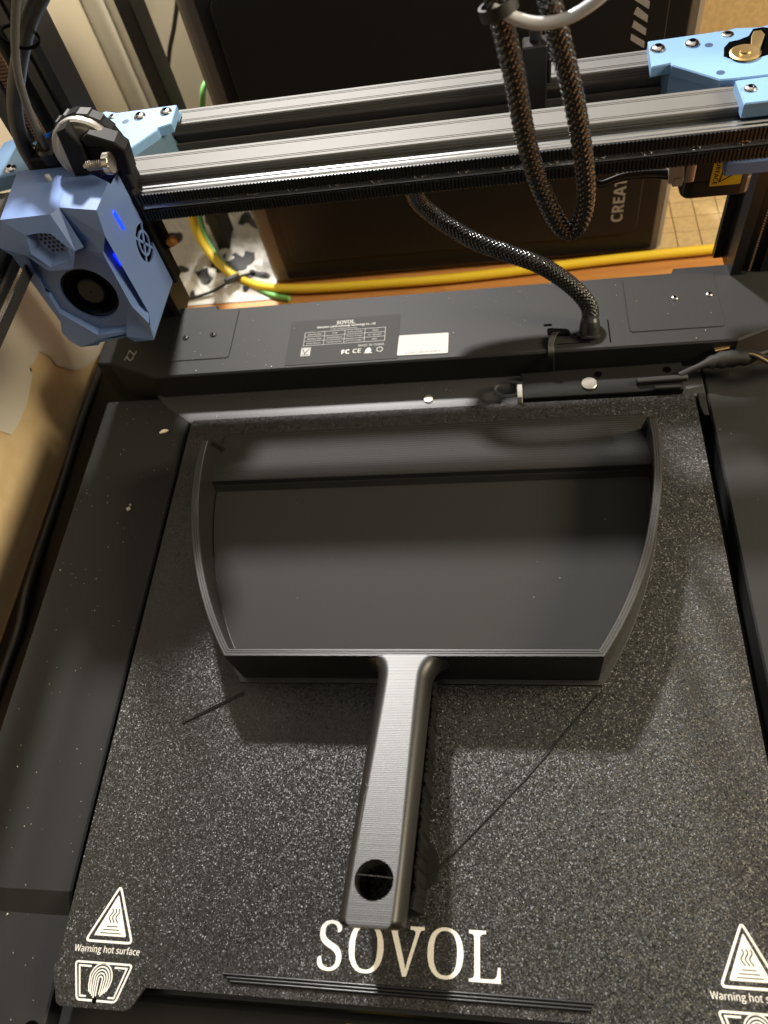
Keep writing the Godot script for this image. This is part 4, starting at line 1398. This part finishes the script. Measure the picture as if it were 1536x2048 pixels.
	sp.rod(Vector3(-0.1665, 0.1908, -0.0225), Vector3(-0.1520, 0.1908, -0.0225), 0.0012, 10)
	put("spring", sp, M.nickel, head)
	var th := MB.new()
	var kn := PackedVector2Array()
	for i in 30:
		kn.append(Vector2(cos(TAU * i / 30), sin(TAU * i / 30)) * (0.0056 if i % 2 else 0.0053))
	th.prism(kn, Transform3D(Basis(Vector3(0, 0, 1), Vector3(0, 1, 0), Vector3(1, 0, 0)), Vector3(-0.1540, 0.1908, -0.0225)), 0.0, 0.0040, 0.0005, 1.0, 0.0005)
	put("thumb_screw", th, M.nickel, head)
	var pn := MB.new()
	pn.rod(Vector3(-0.1944, 0.1800, -0.0292), Vector3(-0.1944, 0.1846, -0.0288), 0.0015, 12, 0.0005)
	put("top_pin", pn, M.white, head)
	# cable entry with its blue ring
	var ce := MB.new()
	ce.lathe([Vector2(0.0046, -0.004), Vector2(0.0074, -0.002), Vector2(0.0074, 0.0050), Vector2(0.0058, 0.0062), Vector2(0, 0.0062)], Transform3D(Basis(Vector3.RIGHT, 0.15), Vector3(-0.1955, 0.1855, -0.0470)), 24)
	put("cable_entry", ce, M.satin, head)
	var br := MB.new()
	br.lathe([Vector2(0.0078, 0.0030), Vector2(0.0086, 0.0034), Vector2(0.0086, 0.0090), Vector2(0.0077, 0.0094), Vector2(0.0076, 0.0030)], Transform3D(Basis(Vector3.RIGHT, 0.15), Vector3(-0.1945, 0.1830, -0.0490)), 24, -2.4, 1.0)
	put("blue_ring", br, M.blue_bright, head)

func hoses_of(o: Node3D) -> void:
	# braided loop hanging in front of the cross beam
	var a := MB.new()
	var path := spline([Vector3(0.0480, 0.2950, 0.016), Vector3(0.0543, 0.2635, 0.0100), Vector3(0.0578, 0.2468, 0.0063), Vector3(0.0622, 0.2242, 0.0027), Vector3(0.0665, 0.1963, -0.0010), Vector3(0.0724, 0.1697, -0.0047), Vector3(0.0806, 0.1458, -0.0083), Vector3(0.0870, 0.1325, -0.0105), Vector3(0.0925, 0.1290, -0.0118), Vector3(0.0965, 0.1365, -0.0100), Vector3(0.0979, 0.1530, -0.0080), Vector3(0.0948, 0.1770, -0.0060), Vector3(0.0889, 0.2060, -0.0040), Vector3(0.0820, 0.2317, -0.0020), Vector3(0.0751, 0.2563, 0.0000), Vector3(0.066, 0.2950, 0.002)], 10)
	a.braid(path, 0.0047, 8, 0.0034, 0.0009)
	put("braided_hose", a, M.braid, o, "braided black hose hanging in a loop before the cross beam")
	# lower braided cable from the rubber boot up behind the beam
	var b := MB.new()
	b.braid(spline([Vector3(0.1115, 0.0230, -0.0460), Vector3(0.1118, 0.0310, -0.0525), Vector3(0.1059, 0.0400, -0.0570), Vector3(0.0946, 0.0494, -0.0625), Vector3(0.0790, 0.0589, -0.0680), Vector3(0.0596, 0.0655, -0.0735), Vector3(0.0369, 0.0740, -0.0790), Vector3(0.0194, 0.0843, -0.0845), Vector3(0.0070, 0.0945, -0.0880), Vector3(0.0010, 0.1080, -0.0850), Vector3(0.0030, 0.1260, -0.0780), Vector3(0.0150, 0.1380, -0.0760), Vector3(0.045, 0.1430, -0.0790), Vector3(0.072, 0.1440, -0.0850)], 8), 0.0055, 10, 0.0029, 0.0011)
	put("braided_cable", b, M.braid, o, "braided black cable rising from the rubber boot")
	var bo := MB.new()
	bo.lathe([Vector2(0.0080, 0.0), Vector2(0.0080, 0.0014), Vector2(0.0070, 0.0020), Vector2(0.0068, 0.0075), Vector2(0.0063, 0.0105), Vector2(0.0054, 0.0128), Vector2(0.0038, 0.0145), Vector2(0.0, 0.0152)], Transform3D(Basis(Vector3.RIGHT, -0.55) * Basis(Vector3.BACK, -0.05), Vector3(0.1112, 0.0178, -0.0405)), 28)
	put("rubber_boot", bo, M.satin, o)
	# clear feed tube and the clip that holds it
	var t := MB.new()
	t.tube(spline([Vector3(0.0540, 0.2575, 0.0120), Vector3(0.0569, 0.2555, 0.0120), Vector3(0.0636, 0.2510, 0.0120), Vector3(0.0724, 0.2482, 0.0120), Vector3(0.0821, 0.2485, 0.0120), Vector3(0.0905, 0.2518, 0.0120), Vector3(0.0976, 0.2568, 0.0120), Vector3(0.110, 0.270, 0.0130)]), 0.0024, 14)
	put("feed_tube", t, M.tube, o, "milky clear feed tube curving across the top")
	var c := MB.new()
	c.lathe([Vector2(0.0066, -0.0024), Vector2(0.0078, -0.0024), Vector2(0.0078, 0.0024), Vector2(0.0066, 0.0024), Vector2(0.0066, -0.0024)], Transform3D(Basis(Vector3.BACK, 0.28) * Basis(Vector3.RIGHT, -0.15), Vector3(0.0563, 0.2540, 0.0076)), 28)
	put("cable_clip", c, M.rubber, o)
	# two cables to the tool head
	var k := MB.new()
	k.tube(spline([Vector3(-0.150, 0.275, -0.0640), Vector3(-0.1599, 0.2615, -0.0600), Vector3(-0.1679, 0.2548, -0.0575), Vector3(-0.1781, 0.2457, -0.0550), Vector3(-0.1922, 0.2291, -0.0525), Vector3(-0.2048, 0.2106, -0.0500), Vector3(-0.2100, 0.1925, -0.0475), Vector3(-0.2090, 0.1770, -0.0455)]), 0.0043, 14)
	put("head_cable", k, M.cord, o, "thick black cable going down into the tool head")
	var g := MB.new()
	g.tube(spline([Vector3(-0.156, 0.281, -0.0400), Vector3(-0.1612, 0.2704, -0.0400), Vector3(-0.1661, 0.2647, -0.0400), Vector3(-0.1771, 0.2486, -0.0400), Vector3(-0.1855, 0.2327, -0.0400), Vector3(-0.1922, 0.2128, -0.0420), Vector3(-0.1950, 0.1954, -0.0440), Vector3(-0.1965, 0.1840, -0.0460)]), 0.0021, 12)
	put("grey_cable", g, M.grey_cord, o, "thin grey cable going down into the tool head")
	var z := MB.new()
	z.lathe([Vector2(0.0092, -0.0008), Vector2(0.0092, 0.0008), Vector2(0.0084, 0.0008), Vector2(0.0084, -0.0008), Vector2(0.0092, -0.0008)], Transform3D(Basis(Vector3.BACK, -0.5), Vector3(-0.1790, 0.2460, -0.0485)), 24)
	put("cable_tie", z, M.hole, o)

# ---------------------------------------------------------------- textured sheet with its prints
func sheet() -> void:
	var o := thing("build_sheet", "black textured build sheet with white print, under the dustpan", "build sheet", Vector3(0.0005, -0.001, 0.177))
	var b := MB.new()
	var p := PackedVector2Array([Vector2(-0.1745, 0.0), Vector2(0.1755, 0.0), Vector2(0.1770, 0.0015), Vector2(0.1770, 0.3440), Vector2(0.1785, 0.3465), Vector2(0.1730, 0.3615), Vector2(0.1710, 0.3622), Vector2(0.1360, 0.3622), Vector2(0.1335, 0.3610), Vector2(0.1275, 0.3520), Vector2(-0.1265, 0.3520), Vector2(-0.1325, 0.3610), Vector2(-0.1350, 0.3622), Vector2(-0.1690, 0.3622), Vector2(-0.1715, 0.3610), Vector2(-0.1778, 0.3465), Vector2(-0.1760, 0.3440), Vector2(-0.1760, 0.0015)])
	b.prism(p, FLAT, -0.0011, 0.0, 0.00015)
	put("plate", b, M.sheet, o)
	text("lettering", "SOVOL", SERIF, 0.0868, 0.0212, Vector3(0.0008, 0.0001, 0.3287), LYING, M.paint, o)
	for s in [[-0.1508, "Warning hot surface"], [0.1522, "Warning hot surface"]]:
		var cx: float = s[0]
		var w := MB.new()
		w.ribbon(rounded(PackedVector2Array([Vector2(cx, 0.3088), Vector2(cx + 0.0126, 0.3340), Vector2(cx - 0.0126, 0.3340)]), 0.0022, 3), 0.0011, FLAT, 0.00015, true)
		w.prism(rounded(PackedVector2Array([Vector2(cx, 0.3128), Vector2(cx + 0.0088, 0.3315), Vector2(cx - 0.0088, 0.3315)]), 0.0008, 2), FLAT, 0.00004, 0.00015)
		put("warning_triangle", w, M.paint, o)
		var d := MB.new()
		for k in 3:
			var wave := PackedVector2Array()
			for i in 9:
				wave.append(Vector2(cx - 0.0018 + 0.0018 * k + 0.00075 * sin(i * 0.95), 0.3192 + 0.0008 * i))
			d.ribbon(wave, 0.0005, FLAT, 0.00024)
			var half := 0.0030 + 0.0013 * k
			d.ribbon(PackedVector2Array([Vector2(cx - half, 0.3272 + 0.0015 * k), Vector2(cx + half, 0.3272 + 0.0015 * k)]), 0.0004, FLAT, 0.00024)
		put("heat_symbol", d, M.cut, o)
		text("lettering", s[1], SANS, 0.0352, 0.0040, Vector3(cx, 0.0001, 0.3378), LYING, M.paint, o)
		var f := MB.new()
		f.ribbon(rounded(PackedVector2Array([Vector2(cx - 0.0152, 0.3432), Vector2(cx + 0.0152, 0.3432), Vector2(cx + 0.0102, 0.3589), Vector2(cx - 0.0102, 0.3589)]), 0.0016, 3), 0.0009, FLAT, 0.00015, true)
		f.ribbon(PackedVector2Array([Vector2(cx - 0.0062, 0.3448), Vector2(cx - 0.0127, 0.3448), Vector2(cx - 0.0090, 0.3573), Vector2(cx - 0.0058, 0.3573)]), 0.0008, FLAT, 0.00015)
		f.ribbon(PackedVector2Array([Vector2(cx + 0.0062, 0.3448), Vector2(cx + 0.0127, 0.3448), Vector2(cx + 0.0090, 0.3573), Vector2(cx + 0.0058, 0.3573)]), 0.0008, FLAT, 0.00015)
		var fp := MB.new()
		for r in 5:
			var rr := 0.0010 + 0.0012 * r
			var arc := PackedVector2Array()
			var a0 := -PI + (0.0 if r % 2 else 0.25)
			for i in 13:
				var a := a0 + (PI + (0.35 if r % 2 else -0.25)) * i / 12.0
				arc.append(Vector2(cx + rr * 1.02 * cos(a), 0.3500 + rr * 1.15 * sin(a)))
			var tail := 0.0082 - 0.0008 * absf(r - 1.0)
			arc.append(Vector2(cx + rr * 0.92, 0.3500 + tail * 0.45))
			arc.append(Vector2(cx + rr * 0.70, 0.3500 + tail * 0.85))
			arc.insert(0, Vector2(cx - rr * 0.95, 0.3500 + tail * 0.40))
			arc.insert(0, Vector2(cx - rr * 0.80, 0.3500 + tail * 0.95))
			fp.ribbon(arc, 0.00062, FLAT, 0.00015)
		put("touch_frame", f, M.paint, o)
		put("fingerprint_symbol", fp, M.paint, o)
		var h := MB.new()
		h.prism(circle(Vector2(cx - 0.0008, 0.3588), 0.0012, 14), FLAT, 0.0, 0.0003)
		put("round_hole", h, M.hole, o)

# ---------------------------------------------------------------- the printed dustpan
var PX := -0.0014

func half_of(z: float) -> float:   # half the pan's width at z: a slow bow outwards, then in towards the back
	if z < 0.0445:
		return 0.1438 + 0.0018 * clampf((0.0445 - z) / 0.028, 0.0, 1.2)
	return 0.13285 + z * (0.44595 + z * (-5.40517 + z * (21.404 - z * 49.3343)))

func dustpan() -> void:
	var o := thing("dustpan", "black 3D printed dustpan with a long handle lying on the build sheet", "dustpan", Vector3(PX, 0.0, 0.15))
	var H := 0.0360
	var T := 0.0046
	var ZR := 0.1965
	# wall: outer line from the left mouth round the back to the right mouth
	var outer := []
	var inner := []
	var tall := []
	for i in 57:
		var z := 0.0292 + (ZR - 0.0292) * i / 56.0
		outer.append(Vector2(-half_of(z), z))
		var e := Vector2(-half_of(z + 0.001), z + 0.001) - Vector2(-half_of(z - 0.001), z - 0.001)
		var nrm := Vector2(e.y, -e.x).normalized()
		inner.append(Vector2(-half_of(z), z) + nrm * T)
		var slope := clampf((z - 0.0290) / 0.0150, 0.02, 2.0)
		tall.append(H * (slope - 0.5 * maxf(0.0, slope - 0.8) * (slope - 0.8) / 0.4 if slope < 1.2 else 1.0))
	var cut := inner.size() - 1
	while inner[cut].y > ZR - T:
		cut -= 1
	var into: Vector2 = Vector2(inner[cut].x + (inner[cut + 1].x - inner[cut].x) * (ZR - T - inner[cut].y) / (inner[cut + 1].y - inner[cut].y), ZR - T)
	for i in range(cut + 1, inner.size()):
		inner[i] = into
	var cnt := outer.size()
	for i in range(cnt - 1, -1, -1):
		outer.append(Vector2(-outer[i].x, outer[i].y))
		inner.append(Vector2(-inner[i].x, inner[i].y))
		tall.append(tall[i])
	var P := func(q: Vector2, y: float) -> Vector3: return Vector3(PX + q.x, y, q.y)
	var w := MB.new()
	var c := 0.0005
	# across the wall: (share of the way in, height below the top); the lip hangs over to the inside
	var prof := [[0.0, -1.0], [0.0, c], [0.10, 0.0], [0.34, 0.0], [0.39, 0.00022], [0.44, 0.0], [0.62, 0.0], [0.67, 0.00022], [0.72, 0.0], [0.90, 0.0], [1.0, c], [1.0, 0.0042], [0.40, 0.0085], [0.40, -1.0]]
	var hints := []
	for i in outer.size() - 1:
		var a: Vector2 = outer[i]
		var b: Vector2 = outer[i + 1]
		var ai: Vector2 = inner[i]
		var bi: Vector2 = inner[i + 1]
		var ha: float = tall[i]
		var hb: float = tall[i + 1]
		var out := Vector3(a.x + b.x - ai.x - bi.x, 0, a.y + b.y - ai.y - bi.y).normalized()
		for k in prof.size() - 1:
			var p: Array = prof[k]
			var q: Array = prof[k + 1]
			var g := func(e: Array, x: Vector2, y: Vector2, h: float) -> Vector3: return P.call(x.lerp(y, e[0]), 0.0006 if e[1] < 0.0 else maxf(0.0007, h - e[1]))
			var dt: float = (q[0] - p[0]) * T
			var dy: float = (p[1] if p[1] >= 0.0 else H) - (q[1] if q[1] >= 0.0 else H)
			w.quad(g.call(p, a, ai, ha), g.call(p, b, bi, hb), g.call(q, b, bi, hb), g.call(q, a, ai, ha), out * dy + Vector3.UP * dt)
	for i in [0, outer.size() - 1]:
		w.quad(P.call(outer[i], 0.0006), P.call(inner[i], 0.0006), P.call(inner[i], tall[i]), P.call(outer[i], tall[i]), Vector3(0, 0, -1))
	put("wall", w, M.print, o)
	# floor
	var ZF := 0.0600
	var YF := 0.0032
	var fl := PackedVector2Array()
	for i in cnt:
		if outer[i].y >= ZF:
			fl.append(Vector2(PX + outer[i].lerp(inner[i], 0.35).x, outer[i].lerp(inner[i], 0.35).y))
	var back := fl.duplicate()
	back.reverse()
	for q in back:
		fl.append(Vector2(2 * PX - q.x, q.y))
	var f := MB.new()
	# texture turned by 45 degrees: the top layer's lines run slantwise
	var XT := Transform3D(Basis(Vector3(0.78, 0, -0.62), Vector3(0.62, 0, 0.78), Vector3(0, 1, 0)), Vector3.ZERO)
	var turned := PackedVector2Array()
	for q in fl:
		turned.append(Vector2(q.x * 0.78 - q.y * 0.62, q.x * 0.62 + q.y * 0.78))
	f.prism(turned, XT, 0.0010, YF, 0.0, 55.0)
	put("floor", f, M.print_floor, o)
	# stepped ramp at the mouth, and the low ridge behind it
	var r := MB.new()
	var steps := 18
	var z0 := 0.0160
	var z1 := 0.0585
	var mouth := func(z: float) -> float: return half_of(z) - T * 0.36
	var line := [Vector2(z0, 0.0006)]
	for i in steps:
		var y := 0.0012 + 0.0113 * (i + 1) / steps
		var za := lerpf(z0, z1, float(i) / steps)
		var zb := lerpf(z0, z1, float(i + 1) / steps)
		for j in 6:
			var t := j / 5.0
			line.append(Vector2(lerpf(za, zb, t), y - 0.00063 + 0.00063 * t + 0.00042 * sin(PI * t)))
	line.append_array([Vector2(0.0589, 0.0126), Vector2(0.0634, 0.0126), Vector2(0.0639, 0.0122), Vector2(0.0645, 0.0082), Vector2(0.0648, 0.0080), Vector2(0.0666, YF)])
	for i in line.size() - 1:
		var p: Vector2 = line[i]
		var q: Vector2 = line[i + 1]
		var wp: float = mouth.call(p.x)
		var wq: float = mouth.call(q.x)
		var hint := Vector3(0, q.x - p.x, -(q.y - p.y))
		r.quad(Vector3(PX - wp, p.y, p.x), Vector3(PX + wp, p.y, p.x), Vector3(PX + wq, q.y, q.x), Vector3(PX - wq, q.y, q.x), hint)
	put("ramp", r, M.print_floor, o)
	# thin brim round the foot
	var br := MB.new()
	var bo := PackedVector2Array()
	for i in outer.size():
		bo.append(Vector2(PX + outer[i].x, outer[i].y))
	br.prism(MB.inset(bo, -0.0030), FLAT, 0.0001, 0.0011, 0.0003)
	put("brim", br, M.print, o)
	handle(o)
	# support below the handle: a thin folded wall with a ragged top
	var s := MB.new()
	var rng := RandomNumberGenerator.new()
	rng.seed = 17
	var last := Vector2(0.0105, 0.2030)
	for side in [1.0, -1.0]:
		last = Vector2(0.0140 * side, 0.2030)
		for i in 92:
			var z := 0.2030 + 0.0012 * (i + 1)
			var x: float = (0.0136 + rng.randf_range(-0.0007, 0.0007)) * side
			var q := Vector2(x, z)
			var sh := -0.0045 * (z - 0.197) / 0.12
			var y0 := 0.0365 + (z - 0.197) * 0.225 - 0.0212 + rng.randf_range(-0.0022, 0.0002)
			var aa := Vector3(PX + last.x + sh, 0.0003, last.y)
			var bb := Vector3(PX + q.x + sh, 0.0003, q.y)
			var wd := Vector3(0.0005, 0, 0.0003)
			for g in [-1.0, 1.0]:
				s.quad(aa + wd * g, bb + wd * g, Vector3(bb.x, y0, bb.z) + wd * g, Vector3(aa.x, y0, aa.z) + wd * g, wd * g * 100.0)
			s.quad(Vector3(aa.x, y0, aa.z) + wd, Vector3(bb.x, y0, bb.z) + wd, Vector3(bb.x, y0, bb.z) - wd, Vector3(aa.x, y0, aa.z) - wd, Vector3.UP)
			last = q
	for q in [[-0.0130, 0.3140], [-0.0065, 0.3165], [0.0020, 0.3155]]:
		s.tube(spline([Vector3(PX + q[0] - 0.003, 0.0003, q[1]), Vector3(PX + q[0] - 0.0035, 0.018, q[1] - 0.001), Vector3(PX + q[0] - 0.003, 0.0420, q[1] - 0.001)]), 0.0022, 9)
	put("support", s, M.black, o, "thin ragged support under the handle")
	var ear := MB.new()
	ear.prism(circle(Vector2(0.0026, 0.2915), 0.0128, 36), FLAT, 0.0001, 0.0006, 0.0002)
	put("support_disc", ear, M.black, o)

func handle(o: Node3D) -> void:
	var SL := 0.225                                   # how the top rises to the end
	var Z0 := 0.1945
	var Z1 := 0.3225
	var TK := 0.0205
	var rows := []
	var zs := []
	var t := 0.0
	for i in 12:
		zs.append(Z0 + 0.0145 * i / 11.0)
	for i in range(1, 12):
		zs.append(0.2090 + (0.2955 - 0.2090) * i / 11.0)
	zs.append(0.3140)
	zs.append_array([0.3195, 0.3207, 0.3217, Z1])
	var hole_row := zs.find(0.3140) - 1
	for k in zs.size():
		var z: float = zs[k]
		var y := 0.0362 + (z - 0.1965) * SL
		var cx := PX - 0.0005 - 0.0052 * (z - 0.197) / 0.12
		var near := clampf(1.0 - (z - 0.1965) / 0.0120, 0.0, 1.0)
		var flare := 0.0100 * (1.0 - sqrt(maxf(0.0, 1.0 - near * near)))
		var endc := clampf((z - 0.3193) / (Z1 - 0.3193), 0.0, 1.0)
		var cutb := 0.0030 * (1.0 - sqrt(maxf(0.0, 1.0 - endc * endc)))
		var w := 0.0140 + flare - cutb * 0.8
		var fl := 0.0068 + flare * 0.45 + 0.0024 * clampf((z - 0.22) / 0.075, 0, 1) - cutb * 0.5
		var row := []
		# section: flat top, rounded shoulders, sides, rounded bottom
		row.append(Vector2(fl, 0))
		for j in range(1, 7):
			var a := PI * 0.5 * j / 6.0
			row.append(Vector2(fl + (w - fl) * sin(a), -0.0092 * (1.0 - cos(a))))
		row.append(Vector2(w, -0.0130))
		for j in range(1, 5):
			var a := PI * 0.5 * j / 4.0
			row.append(Vector2(w - 0.005 * (1.0 - cos(a)), -0.0130 - (TK - 0.0130) * sin(a)))
		var whole := row.duplicate()
		for j in range(row.size() - 1, -1, -1):
			whole.append(Vector2(-row[j].x, row[j].y))
		var pts := []
		for q in whole:
			pts.append(Vector3(cx + q.x, y + q.y - cutb if q.y > -0.001 else y + q.y + (cutb if q.y < -TK + 0.001 else -cutb * (1.0 + q.y / 0.0092) if q.y > -0.0092 else 0.0), z))
		rows.append(pts)
	var n: int = rows[0].size()
	var half := n / 2
	# smooth normals along each strip between the corners
	var h := MB.new()
	var nor := []
	for k in rows.size():
		var line := []
		for i in n:
			var pa: Vector3 = rows[k][(i - 1 + n) % n]
			var pb: Vector3 = rows[k][(i + 1) % n]
			if i == 0 or i == n - 1:
				line.append(Vector3(0, 1, -SL).normalized())
				continue
			var along: Vector3 = rows[mini(k + 1, rows.size() - 1)][i] - rows[maxi(k - 1, 0)][i]
			var m := (pb - pa).cross(along).normalized()
			var cen: Vector3 = (rows[k][0] + rows[k][half]) * 0.5
			if m.dot(rows[k][i] - cen) < 0:
				m = -m
			line.append(m)
		nor.append(line)
	var z := Vector2.ZERO
	var hc := Vector3.ZERO
	for k in rows.size() - 1:
		for i in n:
			var j := (i + 1) % n
			var a: Vector3 = rows[k][i]
			var b: Vector3 = rows[k][j]
			var c: Vector3 = rows[k + 1][j]
			var d: Vector3 = rows[k + 1][i]
			if k == hole_row and (i == n - 1 or i == half - 1):
				continue
			h.smooth([a, b, c], [nor[k][i], nor[k][j], nor[k + 1][j]], [z, z, z])
			h.smooth([a, c, d], [nor[k][i], nor[k + 1][j], nor[k + 1][i]], [z, z, z])
	h.poly(rows[-1], Vector3(0, 0, 1))
	# the round hole through the end
	var up := Vector3(0, 1, -SL).normalized()
	var topq := [rows[hole_row][n - 1], rows[hole_row][0], rows[hole_row + 1][0], rows[hole_row + 1][n - 1]]
	var botq := [rows[hole_row][half - 1], rows[hole_row][half], rows[hole_row + 1][half], rows[hole_row + 1][half - 1]]
	hc = (topq[0] + topq[1] + topq[2] + topq[3]) * 0.25
	var bc: Vector3 = (botq[0] + botq[1] + botq[2] + botq[3]) * 0.25
	var R := func(_a: float) -> float: return 0.0084
	var r1 := h.holed(topq, hc, R, up, 40)
	var r2 := h.holed(botq, bc, R, -up, 40)
	for i in r1.size():
		var j := (i + 1) % r1.size()
		h.quad(r1[i], r1[j], r1[j] + (bc - hc), r1[i] + (bc - hc), hc - r1[i])
	put("handle", h, M.handle, o)
	var st := MB.new()
	st.tube([hc + Vector3(-0.0080, -0.0020, -0.002), hc + Vector3(0.0, -0.0026, -0.0017), hc + Vector3(0.0080, -0.0022, -0.0012)], 0.00009, 5)
	put("filament_string", st, M.grey_cord, o)
	var seam := MB.new()
	var sp := []
	for i in 18:
		var zz := 0.2640 + 0.0300 * i / 17.0
		var y := 0.0362 + (zz - 0.1965) * SL
		var cx := PX - 0.0005 - 0.0052 * (zz - 0.197) / 0.12
		sp.append(Vector3(cx - 0.0086 - 0.0003 * minf(i, 4) - (0.0016 if i == 0 else 0.0), y + 0.00004, zz))
	seam.tube(sp, 0.00035, 6)
	put("layer_seam", seam, M.handle, o)

# ---------------------------------------------------------------- small loose things
func litter() -> void:
	var a := MB.new()
	a.tube([Vector3(-0.1351, 0.0005, 0.2238), Vector3(-0.120, 0.0005, 0.2160), Vector3(-0.1004, 0.0006, 0.2058)], 0.00045, 7)
	a.tube([Vector3(-0.1290, 0.0005, 0.2198), Vector3(-0.115, 0.0005, 0.2122), Vector3(-0.1010, 0.0006, 0.2048)], 0.00035, 7)
	tag(put("filament_strand", a, M.filament), "short black filament strand on the sheet left of the dustpan corner", "filament")
	var b := MB.new()
	b.tube([Vector3(0.0985, 0.0004, 0.2040), Vector3(0.0581, 0.0004, 0.2494), Vector3(0.0153, 0.0004, 0.2923), Vector3(0.0100, 0.0004, 0.2975)], 0.00045, 7)
	tag(put("filament_strand", b, M.filament), "long black filament strand slanting across the sheet right of the handle", "filament")
	var p := thing("purge_line", "three thin black filament lines side by side along the front of the sheet", "filament", Vector3(0, 0, 0.3455))
	for i in 3:
		var l := MB.new()
		l.tube(spline([Vector3(-0.0880 + 0.002 * i, 0.0006, 0.3438 + 0.0014 * i), Vector3(-0.03, 0.0006, 0.3438 + 0.0014 * i), Vector3(0.03, 0.0006, 0.3439 + 0.0014 * i), Vector3(0.0850 - 0.001 * i, 0.0006, 0.3439 + 0.0014 * i)], 4), 0.00072, 8)
		put("line", l, M.filament, p)
	var c := MB.new()
	c.prism(rounded(PackedVector2Array([Vector2(-0.166, -0.186), Vector2(-0.158, -0.1985), Vector2(-0.150, -0.199), Vector2(-0.143, -0.191), Vector2(-0.131, -0.1865), Vector2(-0.133, -0.181), Vector2(-0.160, -0.180)]), 0.004, 4), FLAT, -0.0799, -0.0772, 0.0008)
	tag(put("paint_flake", c, M.cream), "cream coloured flake on the orange desk behind the base", "flake")
	var g := MB.new()
	g.tube(spline([Vector3(-0.2010, -0.0028, 0.0078), Vector3(-0.1977, -0.0026, 0.0066), Vector3(-0.1945, -0.0028, 0.0058)], 5), 0.0013, 8, Vector2.ONE, func(t: float) -> float: return 0.0004 + 0.0010 * sin(PI * t))
	tag(put("pale_crumb", g, M.cream), "pale rice shaped crumb on the left side panel near the rear corner", "crumb")
	var e := MB.new()
	e.box(Vector3(-0.2093, -0.0035, 0.0735), Vector3(0.0026, 0.0012, 0.0026), 0.0004, Basis(Vector3.UP, 0.3))
	e.box(Vector3(-0.2090, -0.0038, 0.0700), Vector3(0.0010, 0.0006, 0.0016), 0.0002, Basis(Vector3.UP, 0.8))
	tag(put("pale_chip", e, M.dust), "tiny squarish pale chip on the left side panel", "chip")
	# dust specks on the black panels
	var d := MB.new()
	var rng := RandomNumberGenerator.new()
	rng.seed = 77
	for i in 900:
		var x := rng.randf_range(-0.25, 0.255)
		var z := rng.randf_range(-0.095, 0.42)
		var y := 0.0002
		if z < -0.03:
			if absf(x) > 0.2:
				continue
			y = 0.0193 if not (x < -0.148 or x > 0.138) else 0.0197
			if x > -0.104 and x < 0.016 and rng.randf() < 0.6:
				continue
		elif x < -0.182:
			y = -0.0040 if z < 0.3125 else (-0.0103 if z > 0.324 else 9.0)
		elif x > 0.188:
			y = -0.0046 if z < 0.3125 else 9.0
			if rng.randf() < 0.4:
				continue
		elif z > -0.027 and z < -0.002:
			y = -0.0034 if x < 0.06 and x > -0.175 else 9.0
		elif absf(x - PX) < half_of(clampf(z, 0.015, 0.19)) - 0.006 and z > 0.072 and z < 0.188 and rng.randf() < 0.10:
			y = 0.0034
		else:
			continue
		if y > 1.0:
			continue
		var s := rng.randf_range(0.00016, 0.00036) * (1.8 if rng.randf() < 0.06 else 1.0)
		var bs := Basis(Vector3.UP, rng.randf() * TAU)
		d.box(Vector3(x, y, z), Vector3(s * rng.randf_range(0.8, 2.0), s * 0.5, s), s * 0.12, bs)
	tag(put("dust", d, M.dust), "fine pale dust specks scattered over the black panels", "dust", "", "stuff")
